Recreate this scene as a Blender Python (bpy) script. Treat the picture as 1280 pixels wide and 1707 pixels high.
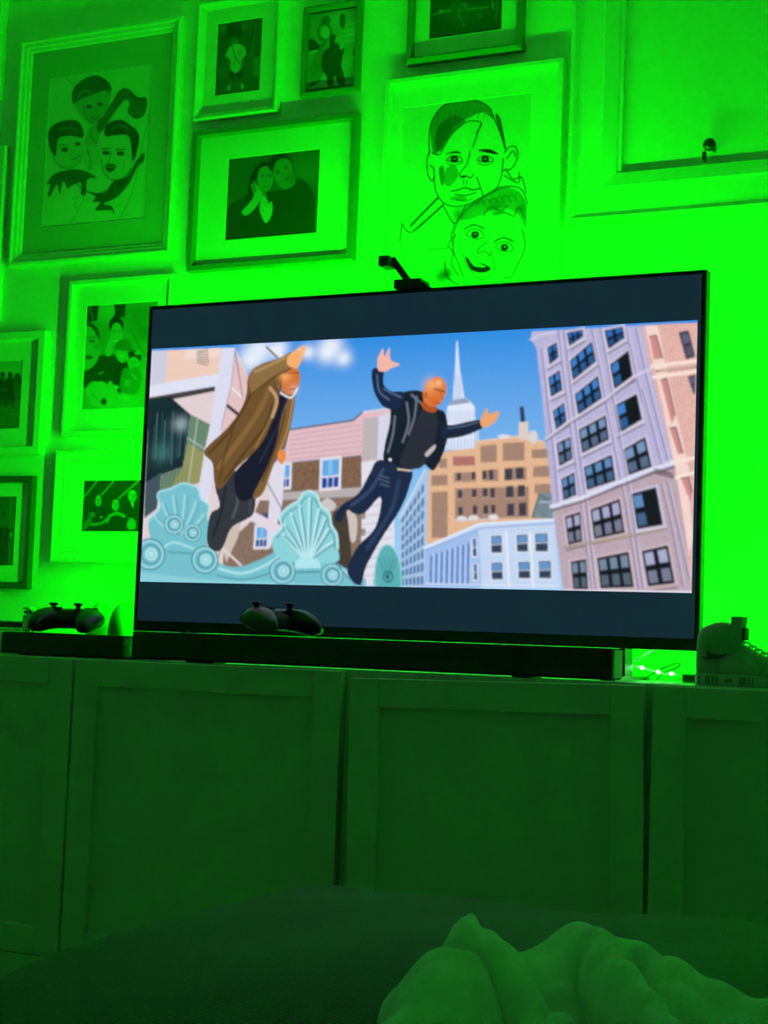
import bpy, bmesh, math, random
import numpy as np
from mathutils import Vector, Matrix
random.seed(7); RNG = np.random.default_rng(7)
SC = bpy.context.scene
for o in list(bpy.data.objects): bpy.data.objects.remove(o)
COL = SC.collection

# ------------------------------------------------------------------ camera
W, H, FPX = 1280, 1707, 2665.095
YAW, PITCH, ROLL = 0.441661, 0.0828715, 0.0378572
CAM = np.array([1.33512, -2.885467, -0.0101409])
def cam_axes():
    cy, sy, cp, sp = math.cos(YAW), math.sin(YAW), math.cos(PITCH), math.sin(PITCH)
    f = np.array([-sy*cp, cy*cp, sp]); r0 = np.array([cy, sy, 0.0]); u0 = np.cross(r0, f)
    cr, sr = math.cos(ROLL), math.sin(ROLL)
    return cr*r0+sr*u0, -sr*r0+cr*u0, f
AX_R, AX_U, AX_F = cam_axes()
cd = bpy.data.cameras.new('camera'); cam = bpy.data.objects.new('camera', cd); COL.objects.link(cam)
cd.sensor_fit = 'VERTICAL'; cd.sensor_height = 36.0; cd.lens = FPX/H*36.0; cd.clip_start = 0.05
cam.matrix_world = Matrix(((AX_R[0], AX_U[0], -AX_F[0], CAM[0]), (AX_R[1], AX_U[1], -AX_F[1], CAM[1]),
                           (AX_R[2], AX_U[2], -AX_F[2], CAM[2]), (0, 0, 0, 1)))
SC.camera = cam
# ------------------------------------------------------------------ world and exposure (a dark room at night)
wd = bpy.data.worlds.new('night'); SC.world = wd; wd.use_nodes = True
wd.node_tree.nodes['Background'].inputs[0].default_value = (0.0, 0.0, 0.0, 1)
wd.node_tree.nodes['Background'].inputs[1].default_value = 0.0
SC.view_settings.view_transform = 'Standard'; SC.view_settings.look = 'None'
SC.view_settings.exposure = 0.0; SC.view_settings.gamma = 1.0; SC.view_settings.use_curve_mapping = False
LED_POWER = 385.0       # radiance of the green strip behind the television

# ------------------------------------------------------------------ places (metres; television front plane is y = 0)
Y_WALL = 0.34
Z_TOP = -0.059         # top of the cabinets
Z_FLOOR = -0.745
Y_CAB = -0.245         # front of the cabinet doors

def at(px, py, y):     # point of the plane y = const seen at photo position
    d = AX_R*(px-W/2)/FPX - AX_U*(py-H/2)/FPX + AX_F
    return CAM + d*((y-CAM[1])/d[1])

# ------------------------------------------------------------------ materials
MATS = {}
def mat(name, col, rough=0.6, metal=0.0, emit=None, power=0.0, bump=0.0, scale=60.0, spec=0.5, var=0.06, sheen=0.0):
    if name in MATS: return MATS[name]
    m = bpy.data.materials.new(name); m.use_nodes = True; nt = m.node_tree
    p = nt.nodes['Principled BSDF']
    p.inputs['Roughness'].default_value = rough; p.inputs['Metallic'].default_value = metal
    p.inputs['Specular IOR Level'].default_value = spec
    if sheen: p.inputs['Sheen Weight'].default_value = sheen
    tc = nt.nodes.new('ShaderNodeTexCoord'); nz = nt.nodes.new('ShaderNodeTexNoise')
    nz.inputs['Scale'].default_value = scale; nz.inputs['Detail'].default_value = 4
    nt.links.new(tc.outputs['Object'], nz.inputs['Vector'])
    mx = nt.nodes.new('ShaderNodeMix'); mx.data_type = 'RGBA'
    mx.inputs[6].default_value = (*[c*(1-var) for c in col], 1); mx.inputs[7].default_value = (*[min(1, c*(1+var)) for c in col], 1)
    nt.links.new(nz.outputs['Fac'], mx.inputs[0]); nt.links.new(mx.outputs[2], p.inputs['Base Color'])
    if bump:
        b = nt.nodes.new('ShaderNodeBump'); b.inputs['Strength'].default_value = bump; b.inputs['Distance'].default_value = 0.002
        nt.links.new(nz.outputs['Fac'], b.inputs['Height']); nt.links.new(b.outputs['Normal'], p.inputs['Normal'])
    if emit:
        p.inputs['Emission Color'].default_value = (*emit, 1); p.inputs['Emission Strength'].default_value = power
    MATS[name] = m; return m

def picture_mat(name, emissive):
    m = bpy.data.materials.new(name); m.use_nodes = True; nt = m.node_tree; p = nt.nodes['Principled BSDF']
    a = nt.nodes.new('ShaderNodeAttribute'); a.attribute_name = 'Col'
    if emissive:
        p.inputs['Base Color'].default_value = (0.008, 0.008, 0.009, 1); p.inputs['Roughness'].default_value = 0.35
        nt.links.new(a.outputs['Color'], p.inputs['Emission Color']); p.inputs['Emission Strength'].default_value = 1.0
    else:
        nt.links.new(a.outputs['Color'], p.inputs['Base Color']); p.inputs['Roughness'].default_value = 0.45
    MATS[name] = m; return m

M_WALL = mat('wall_paint', (0.87, 0.87, 0.86), 0.75, bump=0.08, scale=220, var=0.015)
M_CEIL = mat('ceiling_paint', (0.88, 0.88, 0.87), 0.85, var=0.01)
M_FLOOR = mat('floor_oak', (0.46, 0.38, 0.28), 0.5, scale=8, var=0.2)
M_TRIM = mat('trim_gloss', (0.80, 0.80, 0.78), 0.35, var=0.01)
M_CAB = mat('cabinet_paint', (0.62, 0.66, 0.64), 0.42, var=0.02, scale=30)
M_CABIN = mat('cabinet_inside', (0.55, 0.57, 0.56), 0.6, var=0.02)
M_BLACK = mat('black_plastic', (0.012, 0.013, 0.014), 0.38, var=0.1)
M_GLOSSB = mat('gloss_black', (0.008, 0.008, 0.009), 0.18, var=0.05)
M_MESH = mat('soundbar_mesh', (0.018, 0.02, 0.021), 0.7, bump=0.5, scale=900)
M_BEZEL = mat('bezel_black', (0.01, 0.011, 0.012), 0.3, var=0.05)
M_WHITE = mat('frame_white', (0.82, 0.82, 0.80), 0.35, var=0.01)
M_GREY = mat('frame_grey', (0.20, 0.21, 0.21), 0.35, var=0.06, scale=90)
M_DARK = mat('frame_dark', (0.085, 0.085, 0.085), 0.35, var=0.08, scale=90)
M_MAT = mat('mat_white', (0.80, 0.80, 0.78), 0.85, bump=0.1, scale=500, var=0.01)
M_MATG = mat('mat_grey', (0.48, 0.49, 0.49), 0.85, bump=0.1, scale=500, var=0.02)
M_PRINT = picture_mat('photo_print', False)
M_SCREEN = picture_mat('screen_image', True)
M_LED = mat('led_green', (0.1, 0.4, 0.1), 0.4, emit=(0.0, 1.0, 0.0), power=LED_POWER)
M_LED_TOP = mat('led_green_top', (0.1, 0.4, 0.1), 0.4, emit=(0.0, 1.0, 0.0), power=LED_POWER*0.70)   # the strip's segments are dimmed zone by zone
M_LED_SIDE = mat('led_green_side', (0.1, 0.4, 0.1), 0.4, emit=(0.0, 1.0, 0.0), power=LED_POWER*1.06)
M_DIODE = mat('led_diode', (0.8, 0.9, 0.8), 0.4, emit=(0.45, 1.0, 0.6), power=14.0)
M_TAPE = mat('led_tape', (0.75, 0.78, 0.75), 0.4)
M_FLEECE = mat('fleece', (0.84, 0.86, 0.82), 0.95, bump=1.0, scale=300, var=0.06, sheen=0.8)
M_CERAM = mat('stone_ceramic', (0.34, 0.35, 0.35), 0.45, var=0.03)
M_TOY = mat('toy_plastic', (0.62, 0.64, 0.62), 0.45)
M_TOYD = mat('toy_dark', (0.05, 0.05, 0.05), 0.5)
M_BRASS = mat('dark_metal', (0.06, 0.055, 0.05), 0.35, metal=0.6)
M_SHOE = mat('shoe_leather', (0.30, 0.31, 0.30), 0.55, bump=0.2, scale=160)
M_SHOEL = mat('shoe_panel', (0.42, 0.43, 0.42), 0.6, bump=0.2, scale=160)
M_SHOED = mat('shoe_dark', (0.06, 0.06, 0.06), 0.6)
M_SOLE = mat('shoe_sole', (0.50, 0.51, 0.50), 0.55, var=0.03)
M_LACE = mat('shoe_lace', (0.75, 0.76, 0.74), 0.8)

def fabric_mat():
    m = mat('grey_weave', (0.065, 0.08, 0.088), 0.7, sheen=0.22, spec=0.2, var=0.3, scale=260)
    nt = m.node_tree; p = nt.nodes['Principled BSDF']; tc = nt.nodes.new('ShaderNodeTexCoord')
    mp = nt.nodes.new('ShaderNodeMapping'); mp.inputs['Rotation'].default_value = (0, 0, 0.7)
    w = nt.nodes.new('ShaderNodeTexWave'); w.inputs['Scale'].default_value = 75; w.inputs['Distortion'].default_value = 2.5; w.inputs['Detail Scale'].default_value = 6
    b = nt.nodes.new('ShaderNodeBump'); b.inputs['Strength'].default_value = 0.55; b.inputs['Distance'].default_value = 0.002
    nt.links.new(tc.outputs['Object'], mp.inputs['Vector']); nt.links.new(mp.outputs[0], w.inputs['Vector'])
    nt.links.new(w.outputs['Fac'], b.inputs['Height']); nt.links.new(b.outputs['Normal'], p.inputs['Normal'])
    return m
M_FABRIC = fabric_mat()

# ------------------------------------------------------------------ object helpers
def tag(o, label, cat, group=None):
    o['label'] = label; o['category'] = cat
    if group: o['group'] = group
    return o
def thing(name, label, cat, loc=(0, 0, 0), rot=(0, 0, 0), group=None):
    o = bpy.data.objects.new(name, None); COL.objects.link(o); o.empty_display_size = 0.05
    o.location = loc; o.rotation_euler = rot
    return tag(o, label, cat, group) if label else o
def link(name, me, m, parent=None, smooth=False, label=None):
    me.materials.append(m); o = bpy.data.objects.new(name, me); COL.objects.link(o)
    if parent: o.parent = parent
    if smooth: me.polygons.foreach_set('use_smooth', [True]*len(me.polygons))
    if label: o['label'] = label
    return o
def obj(name, bm, m, parent=None, smooth=False, label=None):
    bmesh.ops.recalc_face_normals(bm, faces=bm.faces)
    me = bpy.data.meshes.new(name); bm.to_mesh(me); bm.free()
    return link(name, me, m, parent, smooth, label)
def struct(o): o['kind'] = 'structure'; return o
def add_box(bm, x0, x1, y0, y1, z0, z1, bev=0.0, seg=2):
    r = bmesh.ops.create_cube(bm, size=1.0, matrix=Matrix.Translation(((x0+x1)/2, (y0+y1)/2, (z0+z1)/2)) @ Matrix.Diagonal((x1-x0, y1-y0, z1-z0, 1)))
    if bev:
        es = list({e for v in r['verts'] for e in v.link_edges})
        bmesh.ops.bevel(bm, geom=es, offset=bev, segments=seg, affect='EDGES', profile=0.5)
    return bm
def box(*a, **k): return add_box(bmesh.new(), *a, **k)
def add_cyl(bm, p0, p1, r0, r1=None, n=20):
    p0, p1 = Vector(p0), Vector(p1); d = p1-p0
    M = Matrix.Translation((p0+p1)/2) @ d.to_track_quat('Z', 'Y').to_matrix().to_4x4()
    bmesh.ops.create_cone(bm, cap_ends=True, segments=n, radius1=r0, radius2=r0 if r1 is None else r1, depth=d.length, matrix=M)
    return bm
def add_tube(bm, pts, r, n=8):
    pts = [Vector(p) for p in pts]; rings = []
    for i, p in enumerate(pts):
        d = (pts[min(i+1, len(pts)-1)]-pts[max(i-1, 0)]).normalized()
        a = d.cross(Vector((0, 0, 1)));  a = a.normalized() if a.length > 1e-3 else Vector((1, 0, 0)); b = d.cross(a)
        rr = r[i] if isinstance(r, (list, tuple)) else r
        rings.append([bm.verts.new(p+rr*(math.cos(2*math.pi*k/n)*a+math.sin(2*math.pi*k/n)*b)) for k in range(n)])
    for q0, q1 in zip(rings, rings[1:]):
        for k in range(n): bm.faces.new((q0[k], q0[(k+1) % n], q1[(k+1) % n], q1[k]))
    bm.faces.new(rings[0]); bm.faces.new(rings[-1]); return bm
def add_lathe(bm, prof, c=(0, 0, 0), n=24, axis='Z'):
    rings = []
    for r, h in prof:
        ring = []
        for k in range(n):
            a = 2*math.pi*k/n
            v = (r*math.cos(a), r*math.sin(a), h) if axis == 'Z' else (r*math.cos(a), -h, r*math.sin(a))
            ring.append(bm.verts.new((v[0]+c[0], v[1]+c[1], v[2]+c[2])))
        rings.append(ring)
    for q0, q1 in zip(rings, rings[1:]):
        for k in range(n): bm.faces.new((q0[k], q0[(k+1) % n], q1[(k+1) % n], q1[k]))
    bm.faces.new(rings[0]); bm.faces.new(rings[-1]); return bm
def add_loft(bm, rings):
    rv = [[bm.verts.new(p) for p in r] for r in rings]; n = len(rv[0])
    for q0, q1 in zip(rv, rv[1:]):
        for k in range(n): bm.faces.new((q0[k], q0[(k+1) % n], q1[(k+1) % n], q1[k]))
    bm.faces.new(rv[0]); bm.faces.new(rv[-1]); return bm
def add_prism(bm, poly, y0, y1):          # outline in (x, z), thickness along y
    a = [bm.verts.new((x, y0, z)) for x, z in poly]; b = [bm.verts.new((x, y1, z)) for x, z in poly]; n = len(poly)
    bm.faces.new(a); bm.faces.new(b)
    for k in range(n): bm.faces.new((a[k], a[(k+1) % n], b[(k+1) % n], b[k]))
    return bm
def add_sweep(bm, w, h, prof, close=True):  # mitred moulding around a w x h rectangle standing on z = 0; prof = (inset, protrusion)
    rings = []
    for i, p in prof:
        rings.append([bm.verts.new(c) for c in ((-w/2+i, -p, i), (w/2-i, -p, i), (w/2-i, -p, h-i), (-w/2+i, -p, h-i))])
    if close: rings.append(rings[0])
    for q0, q1 in zip(rings, rings[1:]):
        for k in range(4): bm.faces.new((q0[k], q0[(k+1) % 4], q1[(k+1) % 4], q1[k]))
    return bm
def smoothstep(a, b, x):
    t = np.clip((x-a)/(b-a), 0, 1); return t*t*(3-2*t)

# ------------------------------------------------------------------ drawing on a flat picture (screen or print): colours kept per point of a fine grid
def lin(c):
    c = np.asarray(c, float)/255.0
    return np.where(c <= 0.04045, c/12.92, ((c+0.055)/1.055)**2.4)
def spl(pts, closed=True, n=5):           # smooth curve through points
    P = np.array(pts, float); m = len(P); out = []
    for i in range(m if closed else m-1):
        p0, p1, p2, p3 = (P[(i+k) % m] if closed else P[min(max(i+k, 0), m-1)] for k in (-1, 0, 1, 2))
        for t in np.linspace(0, 1, n, endpoint=False):
            out.append(0.5*((2*p1)+(-p0+p2)*t+(2*p0-5*p1+4*p2-p3)*t*t+(-p0+3*p1-3*p2+p3)*t**3))
    if not closed: out.append(P[-1])
    return np.array(out)
class Canvas:
    # a rectangle (x0..x1, z0..z1) of the plane y; drawing coordinates are (px - ox)*s of the photograph seen on that plane
    def __init__(s, x0, x1, z0, z1, y, n, bg, gray=None, pow_=1.0):
        s.x0, s.x1, s.z0, s.z1, s.y = x0, x1, z0, z1, y
        s.nx = n; s.ny = max(8, int(n*(z1-z0)/(x1-x0))); s.gray = gray; s.pow = pow_
        s.view(0, 0, 1); s.C = np.ones((s.ny, s.nx, 3))*s.c(bg)
    def view(s, ox, oy, sc): s.ox, s.oy, s.sc = ox, oy, sc
    def c(s, v):
        if s.gray:
            g = v if np.isscalar(v) else v[1]
            return np.ones(3)*min(0.85, 0.80*(float(lin(g))/float(lin(s.gray)))**s.pow)
        return lin(v if not np.isscalar(v) else (v, v, v))
    def g(s, pts):                        # to grid units
        out = []
        for p in np.atleast_2d(np.array(pts, float)):
            q = at(p[0]/s.sc+s.ox, p[1]/s.sc+s.oy, s.y)
            out.append(((q[0]-s.x0)/(s.x1-s.x0)*(s.nx-1), (s.z1-q[2])/(s.z1-s.z0)*(s.ny-1)))
        return np.array(out)
    def sub(s, P, pad):
        a = np.floor(P.min(0)-pad).astype(int); b = np.ceil(P.max(0)+pad).astype(int)+1
        i0, j0 = max(a[0], 0), max(a[1], 0); i1, j1 = min(b[0], s.nx), min(b[1], s.ny)
        return (i0, i1, j0, j1) if i1 > i0 and j1 > j0 else None
    def blend(s, box_, cov, col, noise=0):
        i0, i1, j0, j1 = box_; c = s.c(col)*np.ones(cov.shape+(3,))
        if noise: c = np.clip(c*(1+noise*(RNG.random(cov.shape)-0.5)[..., None]*2), 0, 1)
        R = s.C[j0:j1, i0:i1]; R += (c-R)*cov[..., None]
    def fill(s, pts, col, a=1.0, noise=0):
        P = s.g(pts); b = s.sub(P, 1)
        if b is None: return
        i0, i1, j0, j1 = b; cov = np.zeros((j1-j0, i1-i0))
        for dx, dy in ((-.25, -.375), (.375, -.125), (-.375, .125), (.125, .375)):
            X, Y = np.meshgrid(np.arange(i0, i1)+dx, np.arange(j0, j1)+dy); ins = np.zeros(X.shape, bool)
            x0, y0 = P[-1]
            for x1, y1 in P:
                if y0 != y1: ins ^= ((Y < y0) != (Y < y1)) & (X < (x1-x0)*(Y-y0)/(y1-y0)+x0)
                x0, y0 = x1, y1
            cov += ins*0.25
        s.blend(b, cov*a, col, noise)
    def blob(s, pts, col, a=1.0, **k): s.fill(spl(pts), col, a, **k)
    def line(s, pts, w, col, a=1.0, smooth=False):
        if smooth: pts = spl(pts, False)
        P = s.g(pts); k = (s.nx-1)/(s.x1-s.x0)/820.0/s.sc; w = max(w*k, 0.9); b = s.sub(P, w+1)
        if b is None: return
        i0, i1, j0, j1 = b; X, Y = np.meshgrid(np.arange(i0, i1, dtype=float), np.arange(j0, j1, dtype=float)); D = np.full(X.shape, 1e9)
        for (ax, ay), (bx, by) in zip(P, P[1:]):
            dx, dy = bx-ax, by-ay; L = dx*dx+dy*dy+1e-9; t = np.clip(((X-ax)*dx+(Y-ay)*dy)/L, 0, 1)
            D = np.minimum(D, np.hypot(X-ax-t*dx, Y-ay-t*dy))
        s.blend(b, np.clip(w/2-D+0.5, 0, 1)*a, col)
    def ell(s, cx, cy, rx, ry, col, a=1.0, rot=0.0):
        t = np.linspace(0, 2*math.pi, 28, endpoint=False); x, y = rx*np.cos(t), ry*np.sin(t); r = math.radians(rot)
        s.fill(np.stack([cx+x*math.cos(r)-y*math.sin(r), cy+x*math.sin(r)+y*math.cos(r)], 1), col, a)
    def ring(s, cx, cy, rx, ry, w, col, a=1.0):
        t = np.linspace(0, 2*math.pi, 25); s.line(np.stack([cx+rx*np.cos(t), cy+ry*np.sin(t)], 1), w, col, a)
    def glow(s, cx, cy, r, col, a=1.0):
        P = s.g([(cx, cy), (cx+r, cy), (cx, cy+r)]); rx = abs(P[1, 0]-P[0, 0]); ry = abs(P[2, 1]-P[0, 1])
        b = s.sub(np.array([[P[0, 0]-2*rx, P[0, 1]-2*ry], [P[0, 0]+2*rx, P[0, 1]+2*ry]]), 0)
        if b is None: return
        i0, i1, j0, j1 = b; X, Y = np.meshgrid(np.arange(i0, i1), np.arange(j0, j1))
        s.blend(b, a*np.exp(-(((X-P[0, 0])/rx)**2+((Y-P[0, 1])/ry)**2)), col)
    def quad(s, q, u0, v0, u1, v1):       # sub-quad of a four-cornered patch TL TR BR BL
        q = np.array(q, float); f = lambda u, v: (1-v)*((1-u)*q[0]+u*q[1])+v*((1-u)*q[3]+u*q[2])
        return [f(u0, v0), f(u1, v0), f(u1, v1), f(u0, v1)]
    def soften(s, n=1):
        for _ in range(n):
            p = np.pad(s.C, ((1, 1), (1, 1), (0, 0)), 'edge')
            s.C = (p[1:-1, 1:-1]*4+p[:-2, 1:-1]+p[2:, 1:-1]+p[1:-1, :-2]+p[1:-1, 2:])/8
    def grain(s, a): s.C = np.clip(s.C*(1+a*(RNG.random(s.C.shape[:2])-0.5)[..., None]), 0, 1)
    def mesh(s, name, fn):                # fn(x, z) -> local point arrays
        X, Z = np.meshgrid(np.linspace(s.x0, s.x1, s.nx), np.linspace(s.z1, s.z0, s.ny)); co = fn(X.ravel(), Z.ravel())
        n, m = s.nx, s.ny; me = bpy.data.meshes.new(name); nf = (n-1)*(m-1)
        k = (np.arange(m-1)[:, None]*n+np.arange(n-1)[None, :]).ravel(); f = np.stack([k, k+n, k+n+1, k+1], 1).astype(np.int32)
        me.vertices.add(n*m); me.vertices.foreach_set('co', co.astype(np.float32).ravel())
        me.loops.add(nf*4); me.loops.foreach_set('vertex_index', f.ravel())
        me.polygons.add(nf); me.polygons.foreach_set('loop_start', np.arange(0, nf*4, 4, dtype=np.int32))
        me.update(calc_edges=True)
        at_ = me.color_attributes.new('Col', 'FLOAT_COLOR', 'POINT')
        at_.data.foreach_set('color', np.concatenate([s.C.reshape(-1, 3), np.ones((n*m, 1))], 1).astype(np.float32).ravel())
        return me

# ================================================================== the room
RX0, RX1, RY0, RZ1 = -1.9, 1.95, -3.7, 1.70
struct(obj('floor', box(RX0, RX1, RY0, Y_WALL, Z_FLOOR-0.05, Z_FLOOR), M_FLOOR))
struct(obj('ceiling', box(RX0, RX1, RY0, Y_WALL, RZ1, RZ1+0.05), M_CEIL))
struct(obj('wall_left', box(RX0-0.05, RX0, RY0, Y_WALL, Z_FLOOR, RZ1), M_WALL))
struct(obj('wall_right', box(RX1, RX1+0.05, RY0, Y_WALL, Z_FLOOR, RZ1), M_WALL))
struct(obj('wall_rear', box(RX0-0.05, RX1+0.05, RY0-0.05, RY0, Z_FLOOR, RZ1), M_WALL))
# cupboard door let into the wall, top right (opening measured on the wall)
_a = at(941, 374, Y_WALL-0.02); HX0, HZ0 = _a[0], _a[2]
_b = at(1035, 294, Y_WALL); HBW = _b[0]-HX0; HBH = _b[2]-HZ0          # width of the architrave at the side and below
HX1, HZ1 = HX0+0.92, 1.62
OPX0, OPX1, OPZ0, OPZ1 = HX0+HBW, HX1-HBW, HZ0+HBH, HZ1-HBH
bm = bmesh.new()                                                       # wall behind the television, with the opening
add_box(bm, RX0-0.05, OPX0, Y_WALL, Y_WALL+0.1, Z_FLOOR, RZ1)
add_box(bm, OPX1, RX1+0.05, Y_WALL, Y_WALL+0.1, Z_FLOOR, RZ1)
add_box(bm, OPX0, OPX1, Y_WALL, Y_WALL+0.1, Z_FLOOR, OPZ0)
add_box(bm, OPX0, OPX1, Y_WALL, Y_WALL+0.1, OPZ1, RZ1)
struct(obj('wall_front', bm, M_WALL))
d1 = struct(thing('door_1', None, None, (0, 0, 0))); d1['label'] = 'white cupboard door with moulded frame set in the wall, upper right'
hw, hh = HX1-HX0, HZ1-HZ0; w = HBW
arch = obj('architrave', add_sweep(bmesh.new(), hw, hh, [(0, 0), (0, .014), (.004, .020), (w*.10, .020), (w*.19, .010), (w*.24, .009), (w*.62, .009), (w*.66, .013), (w*.92, .004), (w*.92, -.02), (w*.8, -.02), (w*.8, 0)]), M_TRIM, d1)
arch.location = ((HX0+HX1)/2, Y_WALL, HZ0)
dp = obj('door_panel', box(OPX0-0.0005, OPX1, Y_WALL+0.013, Y_WALL+0.03, OPZ0+0.006, OPZ1, bev=0.001), M_TRIM, d1)
kp = at(1184, 243, Y_WALL-0.02)
bm = add_lathe(bmesh.new(), [(.004, -.034), (.0045, -.012), (.008, -.004), (.0125, .004), (.0135, .010), (.011, .016), (.004, .019)], (kp[0], kp[1], kp[2]), 24, 'Y')
obj('door_knob', bm, M_BRASS, dp, True, 'small dark round knob')
kb = thing('key_tag', 'tiny dark key and tag dangling from the cupboard door knob', 'key', (kp[0]-0.012, kp[1]-0.002, kp[2]-0.034))
bm = bmesh.new(); add_tube(bm, [(0, .0, .034), (.004, 0, .03), (.003, 0, .024), (0, 0, .022)], 0.0009, 6); obj('cord', bm, M_BRASS, kb)
bm = add_lathe(bmesh.new(), [(.002, -.001), (.0045, .001), (.0048, .018), (.003, .022), (.001, .023)], (0, 0, 0), 14); obj('tag', bm, M_BRASS, kb, True)
bm = bmesh.new(); add_cyl(bm, (0, 0, -.018), (0, 0, 0), .0008, n=8); add_box(bm, 0, .003, -.0006, .0006, -.017, -.012); obj('key_blade', bm, M_TAPE, kb)

# ================================================================== cabinets
def shaker_door(bm_name, w, h, parent, stile=0.057, t=0.02, hinge='L'):
    # door stands on z=0, x from 0 (left edge) to w, front at y = -t
    bm = bmesh.new()
    add_box(bm, 0, stile, -t, 0, 0, h, .0012, 1); add_box(bm, w-stile, w, -t, 0, 0, h, .0012, 1)
    add_box(bm, stile, w-stile, -t, 0, h-0.052, h, .0012, 1); add_box(bm, stile, w-stile, -t, 0, 0, 0.055, .0012, 1)
    d = obj('door', bm, M_CAB, parent)
    obj('door_panel', box(stile, w-stile, -t+.009, -.003, .055, h-.052), M_CAB, d)
    return d
def cabinet(x0, x1, dx0, dx1, label, ajar=None):
    c = thing('storage_cabinet', label, 'cabinet', (x0, 0, Z_FLOOR), group='row of panelled cabinets under the television')
    w = x1-x0; zb, zt = -0.648-Z_FLOOR, Z_TOP-Z_FLOOR; yb, yf = Y_WALL-0.002, Y_CAB+0.0205
    bm = bmesh.new(); s = 0.0165
    add_box(bm, 0, s, yf, yb, zb, zt-.0165); add_box(bm, w-s, w, yf, yb, zb, zt-.0165)
    add_box(bm, 0, w, yf, yb, zt-.0165, zt); add_box(bm, s, w-s, yf, yb, zb, zb+s); add_box(bm, s, w-s, yb-.008, yb, zb+s, zt-.0165)
    obj('body', bm, M_CAB, c)
    if ajar: obj('top_rail', box(s, w-s, yf, yf+.015, zt-.03, zt-.0165), M_CAB, c)
    obj('shelf', box(s, w-s, yf+.012, yb-.008, -.372-Z_FLOOR, -.356-Z_FLOOR), M_CABIN, c)
    obj('plinth', box(.001, w-.001, yf-.018, yf+.0, 0, zb-.002), M_CAB, c)
    for ly in (yf+.12, yb-.05): obj('bearer', box(.03, w-.03, ly-.01, ly+.01, 0, zb), M_CAB, c)
    d = shaker_door('door', dx1-dx0, zt-zb-.002, c)
    d.location = (dx0-x0, Y_CAB+.02, zb)
    if ajar:                                           # swung out a little about its right edge and sagging at the free side
        ang, sag = ajar; wd_ = dx1-dx0
        d.matrix_local = Matrix.Translation((dx1-x0, Y_CAB+.0195, zb)) @ Matrix.Rotation(ang, 4, 'Z') @ Matrix.Rotation(sag, 4, 'Y') @ Matrix.Translation((-wd_, 0, -.0005))
    return c
cabinet(-1.187, -.586, -1.185, -.587, 'green-lit panelled cabinet at the far left, under the game console and toy')
cabinet(-.584, .0125, -.5825, .0135, 'panelled cabinet with closed door below the left half of the television')
cabinet(.014, .5955, .053, .5935, 'panelled cabinet whose door hangs slightly open, right of centre', ajar=(math.radians(2.6), -math.radians(1.1)))
cabinet(.597, 1.198, .5985, 1.196, 'panelled cabinet at the far right, under the high-top shoe')

# ================================================================== television
TW, TH = 1.228, 0.706
tv = thing('television', 'large flat television showing two men leaping above a city', 'television', (0, 0, Z_TOP))
tz = -Z_TOP
SX0, SX1, SZ0, SZ1 = -.607, .605, .022, .699
bm = bmesh.new()                                        # bezel: thin front frame round the glass
T0 = [(-TW/2, 0), (TW/2, 0), (TW/2, TH), (-TW/2, TH)]; T1 = [(SX0, SZ0), (SX1, SZ0), (SX1, SZ1), (SX0, SZ1)]
rr = []
for pts, y in ((T0, .028), (T0, .001), ([(x*.9985, z*.998+.0007) for x, z in T0], 0.0), (T1, 0.0), (T1, .004)):
    rr.append([bm.verts.new((x, y, z+tz)) for x, z in pts])
for q0, q1 in zip(rr, rr[1:]):
    for k in range(4): bm.faces.new((q0[k], q0[(k+1) % 4], q1[(k+1) % 4], q1[k]))
obj('bezel', bm, M_BEZEL, tv)
bm = bmesh.new(); add_box(bm, -TW/2+.001, TW/2-.001, .006, .030, .001+tz, TH-.001+tz); add_box(bm, -.506, .506, .03, .048, .086+tz, .614+tz, .003)
obj('back_cover', bm, M_BLACK, tv)
for sx in (-1, 1):
    bm = bmesh.new(); fx = .475*sx
    add_prism(bm, [(fx-.006, 0), (fx+.008, 0), (fx+.006, tz+.004), (fx-.004, tz+.004)], -.02, .03)
    add_prism(bm, [(fx-.014, 0), (fx+.014, 0), (fx+.010, .008), (fx-.010, .008)], -.10, .135)
    obj('foot', bm, M_BLACK, tv)
# ---- the moving picture on the screen (drawn flat, it lights the room)
FX0, FX1, FZ0, FZ1 = -.604, .598, .1055, .6125
K = Canvas(FX0, FX1, FZ0, FZ1, 0.003, 580, (80, 160, 232))
for j in range(K.ny):                                   # sky, paler towards the roofs
    K.C[j, :] = lin((48, 140, 226))*(1-j/K.ny)+lin((165, 215, 250))*(j/K.ny)
K.view(210, 420, 2.5098)
for x, y, r in ((560, 410, 60), (640, 405, 40), (760, 420, 30), (840, 420, 42), (910, 445, 32), (860, 395, 45), (520, 450, 50)):
    K.glow(x, y, r, (240, 246, 252), .85)
K.view(540, 540, 3.0476)                                # ---- centre: spire tower
T = (214, 226, 246); TD = (150, 175, 220)
K.fill([(672, 88), (679, 88), (692, 252), (664, 252)], T); K.fill([(662, 255), (694, 250), (714, 378), (654, 388)], T)
for x in (668, 680, 692): K.line([(x-2, 265), (x+3, 380)], 3, TD, .7)
K.fill([(632, 415), (655, 385), (720, 375), (745, 395), (766, 425), (770, 640), (612, 640), (622, 500), (624, 430)], (226, 234, 250))
K.fill([(632, 415), (655, 385), (720, 375), (745, 400)], (150, 160, 190))
for i in range(9): K.line([(632+i*16, 440+4*(i % 2)), (630+i*16, 500)], 5, (160, 180, 220), .8); K.line([(630+i*17, 545), (628+i*17, 640)], 5, (110, 150, 215), .7)
K.line([(622, 515), (770, 505)], 6, (245, 248, 255)); K.line([(618, 585), (780, 575)], 4, (240, 245, 255))
K.fill([(770, 500), (785, 540), (788, 640), (765, 640)], (190, 210, 245))
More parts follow.
